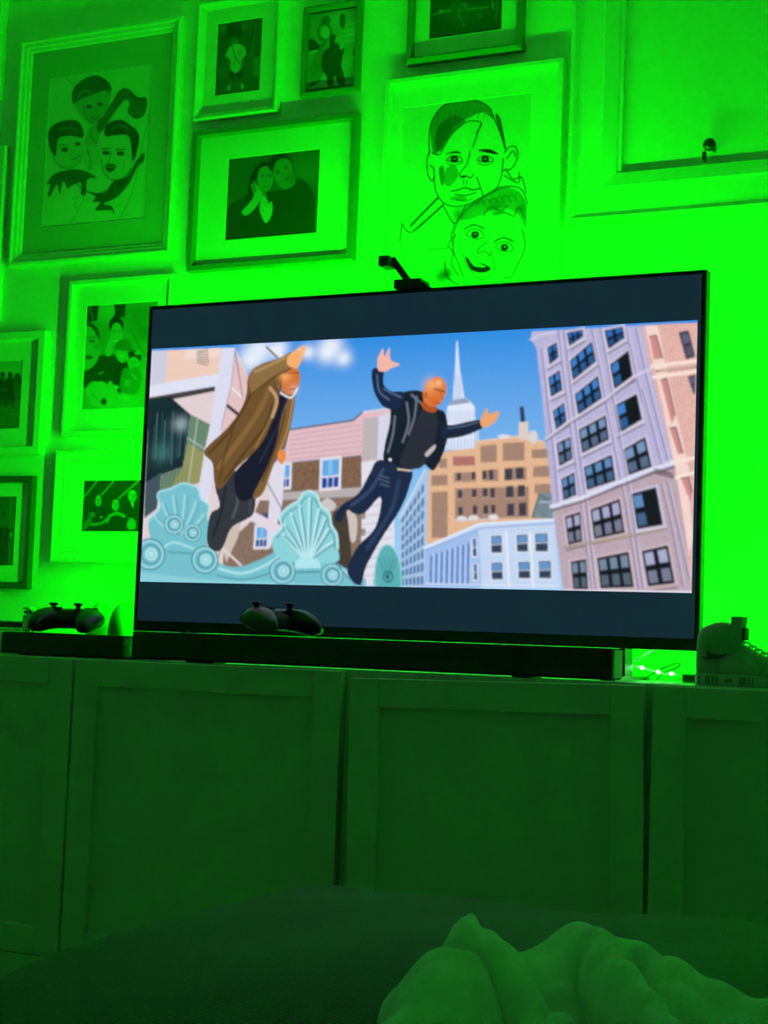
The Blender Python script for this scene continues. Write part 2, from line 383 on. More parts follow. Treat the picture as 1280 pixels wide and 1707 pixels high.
# tan block
TAN = (228, 182, 146); PAN = (158, 126, 112)
K.fill([(515, 790), (560, 705), (612, 648), (770, 630), (770, 596), (1000, 568), (1120, 600), (1160, 800), (1160, 1010), (520, 1120)], TAN, noise=.06)
K.line([(770, 598), (1000, 570), (1120, 600)], 6, (240, 210, 185))
for q in ((795, 620, 877, 705, -8), (908, 606, 1018, 696, -6), (1055, 638, 1140, 682, -4), (655, 676, 765, 720, -4), (585, 686, 625, 732, -3), (545, 770, 627, 822, -4), (1062, 724, 1150, 778, -4), (547, 856, 628, 1088, -6), (660, 756, 772, 804, -4), (665, 836, 1040, 990, -10), (805, 742, 885, 800, -3), (915, 732, 1028, 796, -4), (1070, 815, 1150, 862, -3)):
    x0, y0, x1, y1, d = q; K.fill([(x0, y0), (x1, y0+d), (x1, y1+d*.5), (x0, y1)], PAN, .92, noise=.10)
K.fill([(655, 676), (765, 672), (765, 718), (655, 721)], (180, 110, 105), .8)
for x0, y0, w_, h_ in ((675, 758, 20, 40), (750, 752, 18, 42), (803, 748, 22, 44), (838, 742, 22, 52), (918, 736, 38, 60), (975, 730, 38, 60), (680, 845, 22, 42), (752, 840, 22, 42), (806, 836, 24, 44), (845, 834, 22, 52), (924, 824, 38, 60), (984, 820, 36, 60), (682, 930, 22, 46), (756, 924, 22, 46), (810, 922, 24, 46), (848, 920, 22, 46), (930, 914, 36, 64), (990, 910, 38, 68)):
    K.fill([(x0, y0), (x0+w_, y0-2), (x0+w_, y0+h_-2), (x0, y0+h_)], (66, 62, 74)); K.line([(x0-1, y0+h_+2), (x0+w_, y0+h_)], 3, (205, 185, 170), .7)
K.fill([(993, 420), (1014, 420), (1022, 496), (999, 500)], (48, 58, 92)); K.fill([(988, 500), (1036, 496), (1040, 590), (990, 585)], (222, 206, 200)); K.ell(1062, 575, 24, 34, (220, 212, 212)); K.ell(915, 572, 34, 10, (226, 222, 226))
K.fill([(1052, 985), (1090, 858), (1156, 858), (1164, 990)], (118, 138, 146), noise=.25); K.line([(1060, 980), (1095, 865), (1150, 905)], 4, (60, 80, 90)); K.line([(1095, 905), (1155, 905)], 5, (200, 215, 225))
# blue glass block
K.fill([(382, 985), (512, 738), (532, 740), (520, 1120), (512, 1340), (385, 1340)], (170, 198, 228))
for i in range(6):
    for j in range(8):
        q = K.quad([(392, 985), (512, 790), (508, 1335), (392, 1335)], i/6+.02, j/8+.02, i/6+.13, j/8+.105); K.fill(q, (78, 118, 172))
K.line([(385, 985), (512, 742)], 7, (215, 228, 245)); K.line([(388, 1040), (515, 850)], 5, (205, 220, 240))
# pale columned hall
K.fill([(510, 1130), (640, 1075), (790, 1010), (1168, 990), (1200, 1345), (510, 1340)], (196, 214, 242))
K.fill([(512, 1150), (785, 1040), (800, 1345), (510, 1340)], (160, 190, 236))
for i in range(8):
    x = 540+i*27; K.fill([(x, 1178-i*9), (x+12, 1172-i*9), (x+8, 1318+i*1), (x-4, 1318+i*1)], (84, 124, 190)); K.line([(x+16, 1172-i*9), (x+13, 1318)], 7, (196, 216, 248), .8)
K.line([(512, 1136), (790, 1016), (1168, 994)], 9, (232, 240, 252)); K.line([(515, 1150), (795, 1038), (1170, 1012)], 4, (120, 150, 205))
K.line([(515, 1320), (800, 1325), (1190, 1330)], 5, (225, 235, 250))
for x0, y0, w_, h_ in ((848, 1078, 54, 84), (850, 1214, 56, 84), (978, 1072, 56, 84), (986, 1210, 60, 82), (1072, 1066, 64, 90), (1090, 1206, 62, 86), (755, 1092, 18, 88), (760, 1222, 16, 78)):
    K.fill([(x0-7, y0-5), (x0+w_+7, y0-8), (x0+w_+9, y0+h_+8), (x0-5, y0+h_+8)], (222, 232, 248)); K.fill([(x0, y0), (x0+w_, y0-3), (x0+w_+2, y0+h_), (x0+2, y0+h_)], (52, 66, 92)); K.fill([(x0+5, y0+5), (x0+w_-5, y0+2), (x0+w_-4, y0+h_*.42), (x0+5, y0+h_*.45)], (104, 150, 205)); K.line([(x0, y0+h_*.52), (x0+w_, y0+h_*.49)], 4, (210, 222, 240))
for x in (925, 1048): K.line([(x, 1060), (x+14, 1330)], 16, (226, 234, 248), .9)
for x in (700, 760, 860): K.ell(x, 990-(x-700)*.05, 26, 14, (226, 224, 226)); 
K.line([(670, 1000), (840, 990)], 6, (205, 200, 205))
# ---- right: tall stone block
K.view(860, 440, 3.047)
K.fill([(74, 380), (80, 343), (640, 312), (690, 540), (745, 780), (805, 1010), (850, 1250), (905, 1675), (240, 1670), (190, 1250), (160, 960), (135, 700), (104, 430)], (186, 180, 216), noise=.10)
K.fill([(190, 1250), (810, 1020), (850, 1250), (905, 1675), (240, 1670)], (188, 166, 178), noise=.12)
K.fill([(640, 312), (925, 298), (912, 900), (890, 1675), (868, 1420), (830, 1180), (800, 1010), (740, 760), (680, 520)], (226, 178, 168), noise=.14)
for q in ([(655, 315), (720, 312), (800, 700), (745, 720)], [(745, 720), (800, 700), (880, 1050), (815, 1070)], [(815, 1070), (870, 1050), (898, 1400), (878, 1480)]): K.fill(q, (244, 214, 206), noise=.05)
for a, b in (((690, 520), (920, 492)), ((700, 575), (918, 545)), ((770, 1010), (905, 985)), ((815, 1085), (903, 1060))): K.line([a, b], 17, (250, 226, 216))
K.line([(715, 545), (918, 520)], 12, (140, 100, 85)); 
for i in range(14): K.line([(722+i*14, 550-i*2), (730+i*14, 535-i*2)], 4, (240, 215, 205))
for q in ([(825, 348), (876, 336), (910, 470), (864, 486)], [(872, 572), (912, 560), (910, 660), (898, 655)]): K.fill(q, (52, 54, 74)); K.fill(K.quad(q, .2, .1, .85, .45), (98, 100, 128)); K.fill(K.quad(q, .2, .55, .85, .92), (86, 88, 112))
for q in ([(678, 370), (712, 362), (745, 478), (700, 486)], [(735, 590), (765, 580), (808, 770), (790, 812)], [(780, 835), (812, 828), (848, 962), (822, 966)], [(838, 1090), (875, 1082), (893, 1160), (886, 1210)]): K.fill(q, (206, 140, 138)); K.line([q[0], q[1], q[2]], 5, (70, 48, 52))
C1 = ([(158, 425), (207, 398), (216, 475), (170, 512)], [(163, 578), (222, 538), (236, 640), (178, 675)], [(186, 748), (244, 703), (257, 800), (203, 842)], [(206, 912), (276, 878), (287, 990), (220, 1027)], [(229, 1092), (296, 1058), (306, 1172), (240, 1202)], [(248, 1283), (326, 1258), (337, 1410), (266, 1427)], [(278, 1512), (356, 1498), (367, 1655), (290, 1655)])
C2 = ([(257, 350), (338, 333), (342, 368), (270, 418)], [(272, 492), (386, 393), (406, 495), (288, 592)], [(298, 662), (416, 568), (437, 680), (315, 768)], [(317, 843), (456, 768), (472, 890), (335, 962)], [(343, 1033), (486, 968), (506, 1100), (360, 1148)], [(378, 1248), (526, 1193), (552, 1365), (397, 1398)], [(411, 1493), (571, 1462), (599, 1642), (430, 1648)])
C3 = ([(448, 338), (541, 318), (552, 375), (470, 432)], [(476, 513), (571, 438), (594, 570), (500, 635)], [(503, 718), (613, 658), (640, 790), (525, 858)], [(543, 943), (656, 878), (690, 1030), (570, 1073)], [(583, 1168), (711, 1133), (747, 1325), (615, 1348)], [(638, 1458), (771, 1428), (807, 1622), (670, 1638)])
for cols, nc in ((C1, 2), (C2, 3), (C3, 2)):
    for r, q in enumerate(cols):
        q = np.array(q, float); K.fill(q+np.array([[-14, -8], [10, -14], [14, 8], [-10, 16]]), (206, 198, 226) if r < 5 else (206, 186, 196)); 
        K.fill(q, (22, 22, 32)); pane = [(46, 108, 190), (60, 128, 205), (64, 130, 205), (120, 150, 190), (96, 140, 190), (168, 172, 205), (120, 138, 162)][r]
        for i in range(nc):
            for j in range(2):
                if nc == 2 and cols is C3 and i == 1 and r in (1, 2, 4): continue
                u = (i+.16)/nc; K.fill(K.quad(q, u, .08+j*.5, u+.66/nc, .42+j*.5), np.array(pane)*(1.0 if j == 0 else .72))
        K.line([q[3]+[-8, 14], q[2]+[12, 10]], 9, (214, 206, 220) if r < 5 else (190, 168, 160)); K.line([q[3]+[-8, 26], q[2]+[12, 22]], 6, (96, 88, 100))
for pts in ([(215, 345), (240, 560), (275, 820), (310, 1080), (335, 1260), (385, 1660)], [(245, 345), (270, 560), (300, 800), (335, 1060), (360, 1240), (405, 1660)], [(385, 335), (430, 560), (470, 780), (520, 1040), (560, 1240), (625, 1660)], [(430, 330), (465, 520), (505, 760), (545, 980), (580, 1180), (645, 1660)], [(560, 330), (605, 540), (640, 700)], [(610, 330), (660, 560), (720, 800), (775, 1010)], [(640, 640), (700, 860), (740, 1020)], [(740, 1120), (790, 1330), (850, 1640)], [(770, 1110), (820, 1330), (880, 1600)], [(130, 430), (160, 700), (195, 1000), (215, 1230)]):
    K.line(pts, 7, (120, 112, 158), .75); K.line(np.array(pts)+[9, 0], 6, (222, 216, 240), .6)
K.line([(178, 1232), (330, 1190), (520, 1110), (700, 1040), (800, 1010)], 17, (222, 226, 244)); K.line([(185, 1252), (335, 1208), (525, 1130), (705, 1060), (805, 1032)], 9, (104, 92, 104))
K.line([(150, 890), (270, 800), (450, 690), (600, 570), (690, 530)], 11, (214, 206, 226)); K.line([(150, 902), (272, 812), (452, 702), (602, 584)], 6, (106, 98, 118))
K.line([(75, 385), (120, 360), (200, 345)], 12, (206, 202, 230)); K.line([(250, 1440), (580, 1385), (760, 1345)], 12, (168, 148, 140)); K.line([(245, 1660), (905, 1668)], 14, (226, 218, 232))
for i in range(16): K.line([(705+i*6, 1040+i*1.5), (709+i*6, 1066+i*1.5)], 4, (110, 92, 96))
# ---- left: pale block with beams, dark glazing, pink parapet
K.view(210, 420, 2.5098)
K.fill([(95, 415), (455, 400), (505, 500), (545, 700), (640, 980), (640, 1400), (45, 1400)], (226, 208, 212))
K.fill([(95, 415), (175, 411), (165, 545), (95, 565)], (206, 206, 224)); K.fill([(175, 411), (396, 402), (380, 510), (168, 546)], (238, 204, 188))
K.fill([(250, 408), (396, 402), (390, 440), (240, 450)], (244, 222, 212), .7)
for i in range(6): K.line([(298, 462-i*9), (338, 474-i*11)], 4, (110, 102, 110))
K.line([(300, 420), (340, 405), (345, 470)], 3, (150, 140, 145))
K.fill([(458, 440), (510, 520), (530, 690), (400, 770), (420, 600)], (228, 194, 196)); K.line([(420, 640), (470, 680)], 14, (50, 42, 46)); K.line([(432, 560), (500, 620)], 8, (246, 236, 240)); K.line([(455, 405), (490, 620)], 3, (90, 80, 90))
K.fill([(95, 560), (384, 510), (384, 562), (95, 610)], (224, 226, 244)); K.fill([(95, 610), (372, 562), (372, 582), (190, 618), (95, 622)], (66, 60, 66))
K.fill([(95, 618), (185, 605), (272, 682), (238, 900), (150, 932), (80, 968)], (24, 42, 52))
for i in range(13): K.line([(120+i*11, 690+RNG.integers(-30, 40)), (112+i*11, 860+RNG.integers(-40, 40))], 4, [(60, 110, 110), (110, 160, 165), (40, 70, 80)][i % 3], .6)
K.glow(150, 840, 40, (70, 130, 125), .6); K.glow(230, 720, 30, (190, 215, 220), .5)
K.fill([(272, 680), (352, 722), (328, 830), (306, 965), (136, 1020), (150, 932), (238, 900)], (104, 134, 112)); K.fill([(262, 800), (326, 840), (306, 965), (180, 1000), (236, 900)], (158, 156, 92), .75); K.line([(300, 700), (262, 960)], 6, (200, 205, 190), .7); K.line([(262, 780), (330, 825)], 7, (190, 200, 200), .7)
for i in range(7): K.line([(150+i*16, 1005-i*6), (158+i*16, 915-i*4)], 3, (60, 80, 70), .6)
K.fill([(80, 968), (150, 920), (138, 1020), (128, 1075), (75, 1115)], (66, 84, 94)); K.fill([(308, 960), (345, 1000), (345, 1070), (300, 1050)], (238, 232, 240))
K.fill([(402, 404), (458, 401), (440, 560), (395, 750), (345, 1040), (298, 1030), (335, 830)], (220, 220, 240)); K.line([(458, 401), (440, 560), (398, 740)], 4, (150, 140, 165))
K.fill([(600, 400), (640, 396), (660, 440), (625, 440)], (236, 236, 244)); K.line([(588, 398), (632, 440)], 7, (40, 34, 44))
# pink parapet block
K.fill([(680, 744), (950, 704), (992, 668), (1122, 650), (1122, 1010), (985, 1000), (985, 850), (660, 882)], (226, 188, 198))
for i in range(6): K.line([(684, 768+i*20), (988, 722+i*23)], 3, (190, 150, 165), .8)
K.fill([(994, 696), (1056, 690), (1050, 868), (988, 880)], (190, 180, 186)); K.fill([(1056, 690), (1122, 660), (1122, 1000), (1050, 1005)], (214, 216, 234)); K.line([(684, 744), (950, 705), (990, 670)], 6, (52, 50, 72)); K.line([(992, 670), (1120, 652)], 5, (220, 230, 235))
K.fill([(660, 884), (985, 850), (985, 992), (650, 1008)], (128, 98, 78), noise=.28)
K.fill([(648, 1006), (985, 984), (985, 1022), (648, 1040)], (184, 174, 176)); K.fill([(648, 1038), (985, 1022), (985, 1390), (400, 1390), (410, 1230), (520, 1130), (560, 1040)], (136, 112, 98), noise=.22)
def sash(q, lower):
    q = np.array(q, float); K.fill(q+np.array([[-7, -7], [7, -7], [7, 7], [-7, 7]]), (226, 220, 228)); K.fill(q, (226, 226, 236)); K.fill(K.quad(q, .06, .04, .94, .56), (96, 168, 230)); K.fill(K.quad(q, .35, .06, .6, .5), (150, 196, 236), .7)
    for i in range(3): K.fill(K.quad(q, .06+i*.31, .62, .06+i*.31+.26, .95), lower)
sash([(818, 868), (897, 860), (892, 988), (814, 995)], (28, 70, 160)); sash([(640, 892), (688, 886), (684, 986), (636, 992)], (40, 90, 170))
sash([(545, 1148), (598, 1146), (592, 1236), (538, 1238)], (50, 86, 150)); K.fill([(545, 1100), (600, 1090), (598, 1132), (545, 1140)], (60, 80, 110))
K.fill([(985, 880), (1050, 868), (1050, 1000), (1122, 1000), (1122, 1395), (965, 1395), (985, 1200)], (226, 224, 236))
for i in range(9): K.line([(985, 1070+i*36), (1110, 1052+i*36)], 3, (176, 168, 180), .8); K.fill([(968, 1090+i*70), (1002, 1086+i*70), (1002, 1116+i*70), (968, 1120+i*70)], (140, 116, 100), .9)
K.blob([(862, 1310), (860, 1120), (890, 1078), (928, 1110), (938, 1310)], (72, 60, 52)); K.blob([(925, 1080), (965, 1110), (962, 1200), (940, 1210), (930, 1130)], (206, 194, 190)); K.blob([(815, 1050), (845, 1030), (880, 1060), (860, 1085), (830, 1080)], (206, 196, 196))
K.fill([(610, 880), (668, 870), (652, 1066), (604, 1240), (586, 1240)], (222, 218, 234)); K.fill([(512, 1074), (650, 1146), (640, 1190), (508, 1118)], (228, 216, 228)); K.line([(590, 965), (660, 1090)], 4, (40, 36, 44)); K.fill([(400, 1230), (440, 1140), (480, 1130), (470, 1190), (420, 1300)], (206, 190, 180)); K.line([(405, 1240), (480, 1310)], 10, (230, 214, 216)); K.line([(380, 1290), (420, 1180)], 9, (150, 160, 90), .8)
# turquoise rooftop ornament
AQ, AL, AD = (118, 192, 206), (178, 230, 238), (44, 112, 130)
def scroll(cx, cy, r):
    K.ell(cx, cy, r, r*1.05, AQ); K.ring(cx, cy, r*.98, r, 5, AD); K.ring(cx, cy, r*.86, r*.88, 7, AL, .8); K.ring(cx+r*.06, cy, r*.6, r*.62, 6, AD, .8); K.ell(cx+r*.08, cy, r*.4, r*.42, AL); K.ring(cx+r*.08, cy, r*.22, r*.25, 4, AD, .6)
pl = [(100, 1190), (96, 1120), (140, 1070), (133, 1010), (188, 990), (240, 968), (300, 988), (312, 1030), (347, 1062), (340, 1110), (362, 1150), (345, 1210), (310, 1245), (130, 1250)]
K.blob(pl, AQ); K.line(spl(pl[1:12], False), 9, AL, .8)
for a in (-62, -38, -14, 10, 34, 58):
    t = math.radians(a); K.line([(225+20*math.sin(t), 1190-20*math.cos(t)), (225+90*math.sin(t), 1190-115*math.cos(t)), (225+118*math.sin(t), 1190-175*math.cos(t))], 9, AL if a % 3 else (150, 212, 222), .7, True); K.line([(235+20*math.sin(t), 1192-20*math.cos(t)), (240+95*math.sin(t), 1190-115*math.cos(t)), (236+120*math.sin(t), 1190-170*math.cos(t))], 5, (70, 140, 155), .6, True)
scroll(200, 1140, 40); scroll(278, 1175, 36)
K.blob([(45, 1290), (100, 1235), (165, 1215), (240, 1230), (290, 1240), (350, 1250), (392, 1302), (470, 1318), (560, 1288), (640, 1252), (700, 1282), (760, 1284), (830, 1300), (890, 1308), (990, 1400), (500, 1404), (45, 1400)], AQ)
K.fill([(45, 1340), (330, 1370), (660, 1380), (990, 1400), (45, 1400)], (140, 206, 218)); K.line([(390, 1325), (480, 1345), (570, 1318), (640, 1275)], 12, AL, .9, True); K.line([(380, 1352), (490, 1372), (600, 1345)], 5, AD, .8, True); K.line([(160, 1235), (200, 1215), (280, 1240)], 10, AL, .8, True); K.line([(175, 1255), (280, 1262)], 6, AD, .7)
scroll(100, 1265, 64); scroll(330, 1288, 56); scroll(655, 1335, 54); scroll(862, 1352, 46)
K.line([(905, 1330), (975, 1395)], 12, AL); K.line([(890, 1318), (960, 1392)], 5, AD)
pc = [(622, 1262), (614, 1190), (650, 1150), (643, 1105), (682, 1064), (722, 1040), (742, 1010), (770, 1000), (800, 1020), (816, 1062), (850, 1092), (860, 1142), (882, 1182), (887, 1240), (876, 1300), (700, 1300)]
K.blob(pc, (140, 210, 218)); K.line(spl(pc[1:14], False), 8, (196, 238, 242)); K.line(spl(np.array(pc[1:14])*[.9, .9]+[76, 126], False), 5, AD, .8)
for ex, ey in ((655, 1180), (662, 1140), (690, 1095), (725, 1062), (768, 1030), (806, 1078), (830, 1115), (845, 1160), (860, 1215)):
    K.line([(760+(ex-760)*.12, 1285), (760+(ex-760)*.55, 1285+(ey-1285)*.5), (ex, ey)], 13, (186, 234, 240), 1, True); K.line([(766+(ex-760)*.12, 1285), (768+(ex-760)*.57, 1285+(ey-1285)*.5), (ex+8, ey+8)], 6, AD, .9, True)
K.blob([(705, 1310), (720, 1285), (760, 1276), (800, 1288), (815, 1320), (790, 1330), (720, 1332)], AL); K.fill([(715, 1325), (810, 1322), (815, 1392), (705, 1390)], AQ); K.line([(715, 1340), (810, 1338)], 5, AD)
K.view(540, 540, 3.0476)
pr = [(262, 1340), (258, 1250), (280, 1160), (320, 1120), (360, 1150), (386, 1220), (392, 1340)]
K.blob(pr, (92, 176, 180)); K.line(spl(pr, False), 6, (150, 218, 215)); 
for ex in (280, 305, 330, 352, 372): K.line([(325, 1300), (ex, 1190)], 6, (60, 130, 140), .7)
K.ring(325, 1285, 24, 26, 7, (36, 100, 112)); K.ell(322, 1285, 10, 11, (36, 100, 112))
K.soften(1)
# ---- coated figure, mid leap
K.view(210, 420, 2.5098)
K.blob([(375, 965), (460, 915), (535, 1000), (534, 1090), (500, 1120), (440, 1155), (405, 1235), (375, 1252), (340, 1215), (352, 1100), (392, 1062)], (52, 54, 64))
K.line([(470, 930), (466, 1050), (446, 1110)], 16, (98, 98, 104), .55, True); K.line([(420, 960), (400, 1080), (365, 1190)], 14, (30, 32, 42), .7, True); K.line([(520, 1010), (520, 1090)], 14, (84, 84, 92), .5)
K.blob([(655, 580), (700, 596), (672, 730), (610, 900), (540, 1020), (470, 1034), (455, 930), (520, 850), (590, 740)], (26, 26, 46))
K.line([(670, 620), (630, 740), (560, 880)], 12, (48, 48, 74), .7, True)
K.blob([(706, 590), (702, 660), (676, 780), (655, 840), (618, 890), (572, 1010), (530, 1022), (590, 900), (630, 790), (648, 700), (676, 620)], (128, 94, 54)); K.line([(700, 610), (676, 740), (640, 840)], 9, (190, 150, 100), .6, True); K.line([(668, 660), (632, 800), (570, 960)], 7, (64, 44, 28), .8, True)
K.blob([(690, 470), (655, 560), (618, 690), (560, 810), (462, 905), (405, 985), (372, 972), (362, 885), (328, 832), (420, 740), (480, 660), (505, 590), (512, 520), (560, 472), (640, 450)], (112, 82, 46))
for p, w_, c_, a_ in (([(600, 570), (560, 660), (480, 780), (390, 900)], 26, (150, 112, 64), .55), ([(520, 600), (440, 740), (350, 840)], 12, (74, 50, 28), .7), ([(612, 640), (580, 730), (480, 860), (410, 960)], 10, (70, 48, 28), .75), ([(450, 740), (410, 860), (390, 960)], 14, (86, 60, 34), .6), ([(640, 560), (606, 690), (540, 820)], 9, (168, 128, 80), .6)): K.line(p, w_, c_, a_, True)
K.ell(690, 540, 36, 60, (212, 116, 56), rot=16); K.glow(664, 520, 24, (250, 176, 104), .8); K.glow(700, 575, 20, (240, 190, 160), .6); K.line([(664, 506), (724, 506)], 7, (96, 44, 22), .6); K.line([(684, 576), (708, 572)], 7, (120, 40, 30), .7)
K.line([(648, 590), (690, 610), (716, 572)], 9, (244, 244, 250), .8, True); K.line([(604, 570), (632, 620), (612, 690)], 15, (206, 166, 130), .8, True); K.line([(634, 572), (640, 640), (622, 700)], 6, (60, 40, 28), .8, True)
K.blob([(512, 540), (530, 490), (590, 462), (650, 440), (690, 420), (712, 452), (676, 496), (620, 520), (570, 560), (530, 590)], (142, 110, 68)); K.line([(540, 500), (610, 470), (690, 430)], 14, (182, 146, 98), .7, True); K.line([(530, 590), (575, 556), (630, 516), (690, 490)], 7, (70, 48, 28), .8, True)
K.blob([(682, 432), (715, 408), (742, 394), (752, 402), (736, 450), (716, 486), (692, 482), (672, 466)], (246, 176, 112)); K.glow(735, 415, 18, (255, 206, 160), .7); K.line([(712, 440), (742, 405)], 4, (210, 110, 60), .6)
K.blob([(636, 838), (660, 826), (668, 860), (652, 888), (636, 872)], (236, 140, 70))
# ---- dark-jacketed figure, arms flung out
K.view(540, 540, 3.0476)
NV = (30, 42, 70)
K.blob([(285, 690), (440, 735), (432, 830), (385, 945), (295, 1085), (215, 1230), (182, 1330), (118, 1258), (165, 1140), (262, 1030), (288, 880), (205, 960), (150, 962), (120, 945), (88, 1005), (56, 988), (84, 925), (175, 860), (232, 760)], NV)
K.line([(300, 740), (230, 850), (140, 920)], 20, (58, 78, 116), .7, True); K.line([(380, 800), (340, 950), (220, 1140)], 24, (50, 70, 108), .6, True)
for y in (770, 790, 812): K.line([(285, y), (330, y+14)], 8, (92, 112, 150), .6)
K.blob([(345, 390), (410, 345), (500, 345), (570, 425), (612, 450), (628, 520), (618, 620), (560, 742), (505, 712), (440, 740), (345, 710), (302, 690), (312, 600), (335, 500)], (24, 30, 46))
K.blob([(500, 430), (560, 428), (575, 540), (510, 712), (440, 735), (385, 705), (430, 580)], (42, 44, 58))
K.blob([(248, 228), (300, 236), (302, 305), (340, 342), (410, 350), (385, 430), (310, 425), (262, 362), (244, 290)], (26, 40, 70))
for p in ([(270, 260), (280, 340), (330, 385)], [(305, 330), (345, 352), (390, 372)]): K.line(p, 12, (84, 106, 146), .7, True)
for p in ([(420, 400), (430, 500), (400, 600)], [(470, 370), (460, 470), (430, 560)], [(445, 360), (490, 400)], [(360, 470), (350, 560), (325, 650)]): K.line(p, 13, (120, 130, 148), .65, True)
K.blob([(600, 520), (660, 512), (790, 488), (806, 526), (720, 566), (640, 582), (600, 575)], (28, 38, 62)); K.line([(630, 530), (700, 520), (780, 500)], 8, (92, 110, 144), .7, True)
K.blob([(275, 236), (272, 180), (284, 150), (300, 125), (308, 165), (332, 120), (338, 182), (384, 206), (338, 226), (318, 240)], (244, 182, 166)); K.blob([(794, 490), (828, 428), (838, 458), (888, 442), (876, 488), (836, 520), (806, 524)], (238, 164, 112))
K.ell(562, 346, 56, 80, (226, 122, 60), rot=22); K.glow(545, 310, 34, (250, 180, 120), .75); K.glow(560, 390, 30, (200, 90, 40), .5); K.line([(560, 330), (612, 345)], 9, (90, 40, 26), .7)
K.blob([(505, 395), (540, 420), (575, 428), (560, 450), (515, 440), (492, 410)], (176, 84, 42)); K.ell(516, 362, 9, 17, (196, 98, 48), rot=18); K.line([(590, 350), (604, 380), (592, 386)], 5, (150, 66, 34), .7); K.line([(566, 400), (592, 404)], 6, (120, 48, 34), .7); K.glow(584, 300, 16, (255, 214, 170), .6)
K.line([(375, 738), (440, 746)], 9, (214, 196, 170)); K.ell(336, 690, 9, 8, (226, 226, 230)); K.blob([(512, 660), (560, 614), (566, 630), (530, 672)], (214, 205, 205), .8)
K.soften(1); K.grain(.05); K.C *= 1.0
K_me = K.mesh('screen_picture', lambda x, z: np.stack([x, np.full_like(x, .0030), z+tz], 1))
link('screen_picture', K_me, M_SCREEN, tv, label='lit film picture of two figures leaping over rooftops')
# the unlit bars of the glass still glow faintly with the backlight
M_BAR = mat('screen_bar', (0.010, 0.012, 0.014), 0.3, emit=(0.20, 0.58, 1.0), power=0.034, var=0.02)
obj('screen_glass', box(SX0, SX1, .0034, .006, SZ0+tz, SZ1+tz), M_BAR, tv)
# ---- light strip stuck round the back of the television; its tail hangs loose below the right corner
ls = thing('led_strip', 'glowing green light strip behind the television with loose lit tail at lower right', 'light strip', (0, 0, Z_TOP))
yb = .0305
for zz, dz in ((.6145, 1), (.0855, -1)):                 # taped to the rim of the back cover, facing outwards
    obj('strip', box(-.50, .50, .033, .045, min(zz, zz+.002*dz)+tz, max(zz, zz+.002*dz)+tz), M_LED_TOP if dz > 0 else M_LED, ls)
for xx, dx in ((-.5065, -1), (.5065, 1)):
    obj('strip', box(min(xx, xx+.002*dx), max(xx, xx+.002*dx), .033, .045, .09+tz, .61+tz), M_LED_SIDE, ls)
def wp(px, py, y): q = at(px, py, y); return (q[0], q[1], q[2]+tz)
tail = [wp(1100, 1078, .034), wp(1060, 1100, .05), wp(1046, 1106, .06), wp(1070, 1113, .07), wp(1084, 1117, .075), wp(1097, 1120, .07), wp(1108, 1124, .06), wp(1118, 1122, .05), wp(1130, 1125, .05)]
tail = [tuple(p) for p in spl(tail, False, 5)]; tail = [(p[0], p[1], max(p[2], .003)) for p in tail]
obj('loose_tape', add_tube(bmesh.new(), tail, .0022, 6), M_TAPE, ls)
for px, py, y in ((1070, 1113, .067), (1097, 1120, .067), (1119, 1123, .047)):
    q = wp(px, py, y); bm = bmesh.new(); bmesh.ops.create_icosphere(bm, subdivisions=2, radius=.0038, matrix=Matrix.Translation(q)); obj('diode', bm, M_DIODE, ls, True)
for px in (1072, 1120):
    q = wp(px, 1084, .027); bm = bmesh.new(); add_box(bm, q[0]-.004, q[0]+.004, .031, .036, .0+tz, .004+tz, .001); obj('diode', bm, M_DIODE, ls)
q0 = at(1138, 1133, -.02)
pb = thing('power_adapter', 'small black box lying under the right end of the television', 'adapter', (q0[0]+.012, .06, Z_TOP))
obj('case', box(-.03, .03, -.02, .02, 0, .016, .003), M_BLACK, pb)
obj('plug_lead', add_tube(bmesh.new(), [(-.029, 0, .008), (-.04, .004, .007), (-.05, .02, .004)], .002, 6), M_BLACK, pb)
lp = [(1098, 1117), (1108, 1112), (1120, 1107), (1130, 1106), (1133, 1109), (1128, 1114), (1118, 1118), (1110, 1120)]
lp = [tuple(at(a, b, .09)+[0, .012*math.sin(i*.8), 0]) for i, (a, b) in enumerate(lp)]
lp = [tuple(p) for p in spl([(lp[0][0]-.03, .1, Z_TOP+.003)]+lp+[(lp[-1][0]-.02, .1, Z_TOP+.003)], False, 5)]
tag(obj('cable', add_tube(bmesh.new(), [(a, b, max(c, Z_TOP+.0025)) for a, b, c in lp], .0016, 6), M_BLACK, None, True), 'thin dark cable looping up under the right end of the television', 'cable')

# ---- colour-sensing camera clipped on the top edge of the television
q = at(685, 480, .01)
sc = thing('clip_camera', 'small black camera on an angled arm clipped to the television top', 'camera', (0, 0, TH))
obj('mount', box(-.030, .030, -.012, .034, .0005, .019, .002), M_BLACK, sc)
obj('back_clip', box(-.026, .026, .0305, .0345, -.045, .002, .001), M_BLACK, sc)
obj('rubber_foot', add_prism(bmesh.new(), [(.030, .001), (.046, .001), (.030, .014)], -.004, .02), M_BLACK, sc)
bm = bmesh.new(); vs = [(-.006, .0), (.006, 0), (.006, .06), (-.006, .06)]
add_box(bm, -.0065, .0065, -.005, .005, 0, .062, .001); bmesh.ops.transform(bm, verts=bm.verts, matrix=Matrix.Translation((.002, -.004, .012)) @ Matrix.Rotation(-.62, 4, 'Y') @ Matrix.Rotation(math.radians(12), 4, 'X'))
obj('arm', bm, M_BLACK, sc)
hd = obj('camera_head', box(-.053, -.030, -.040, .000, .042, .063, .002), M_BLACK, sc)
obj('lens', add_cyl(bmesh.new(), (-.0415, -.041, .0525), (-.0415, -.034, .0525), .006), M_GLOSSB, hd)
sc.location = (q[0]+.001, 0, TH)

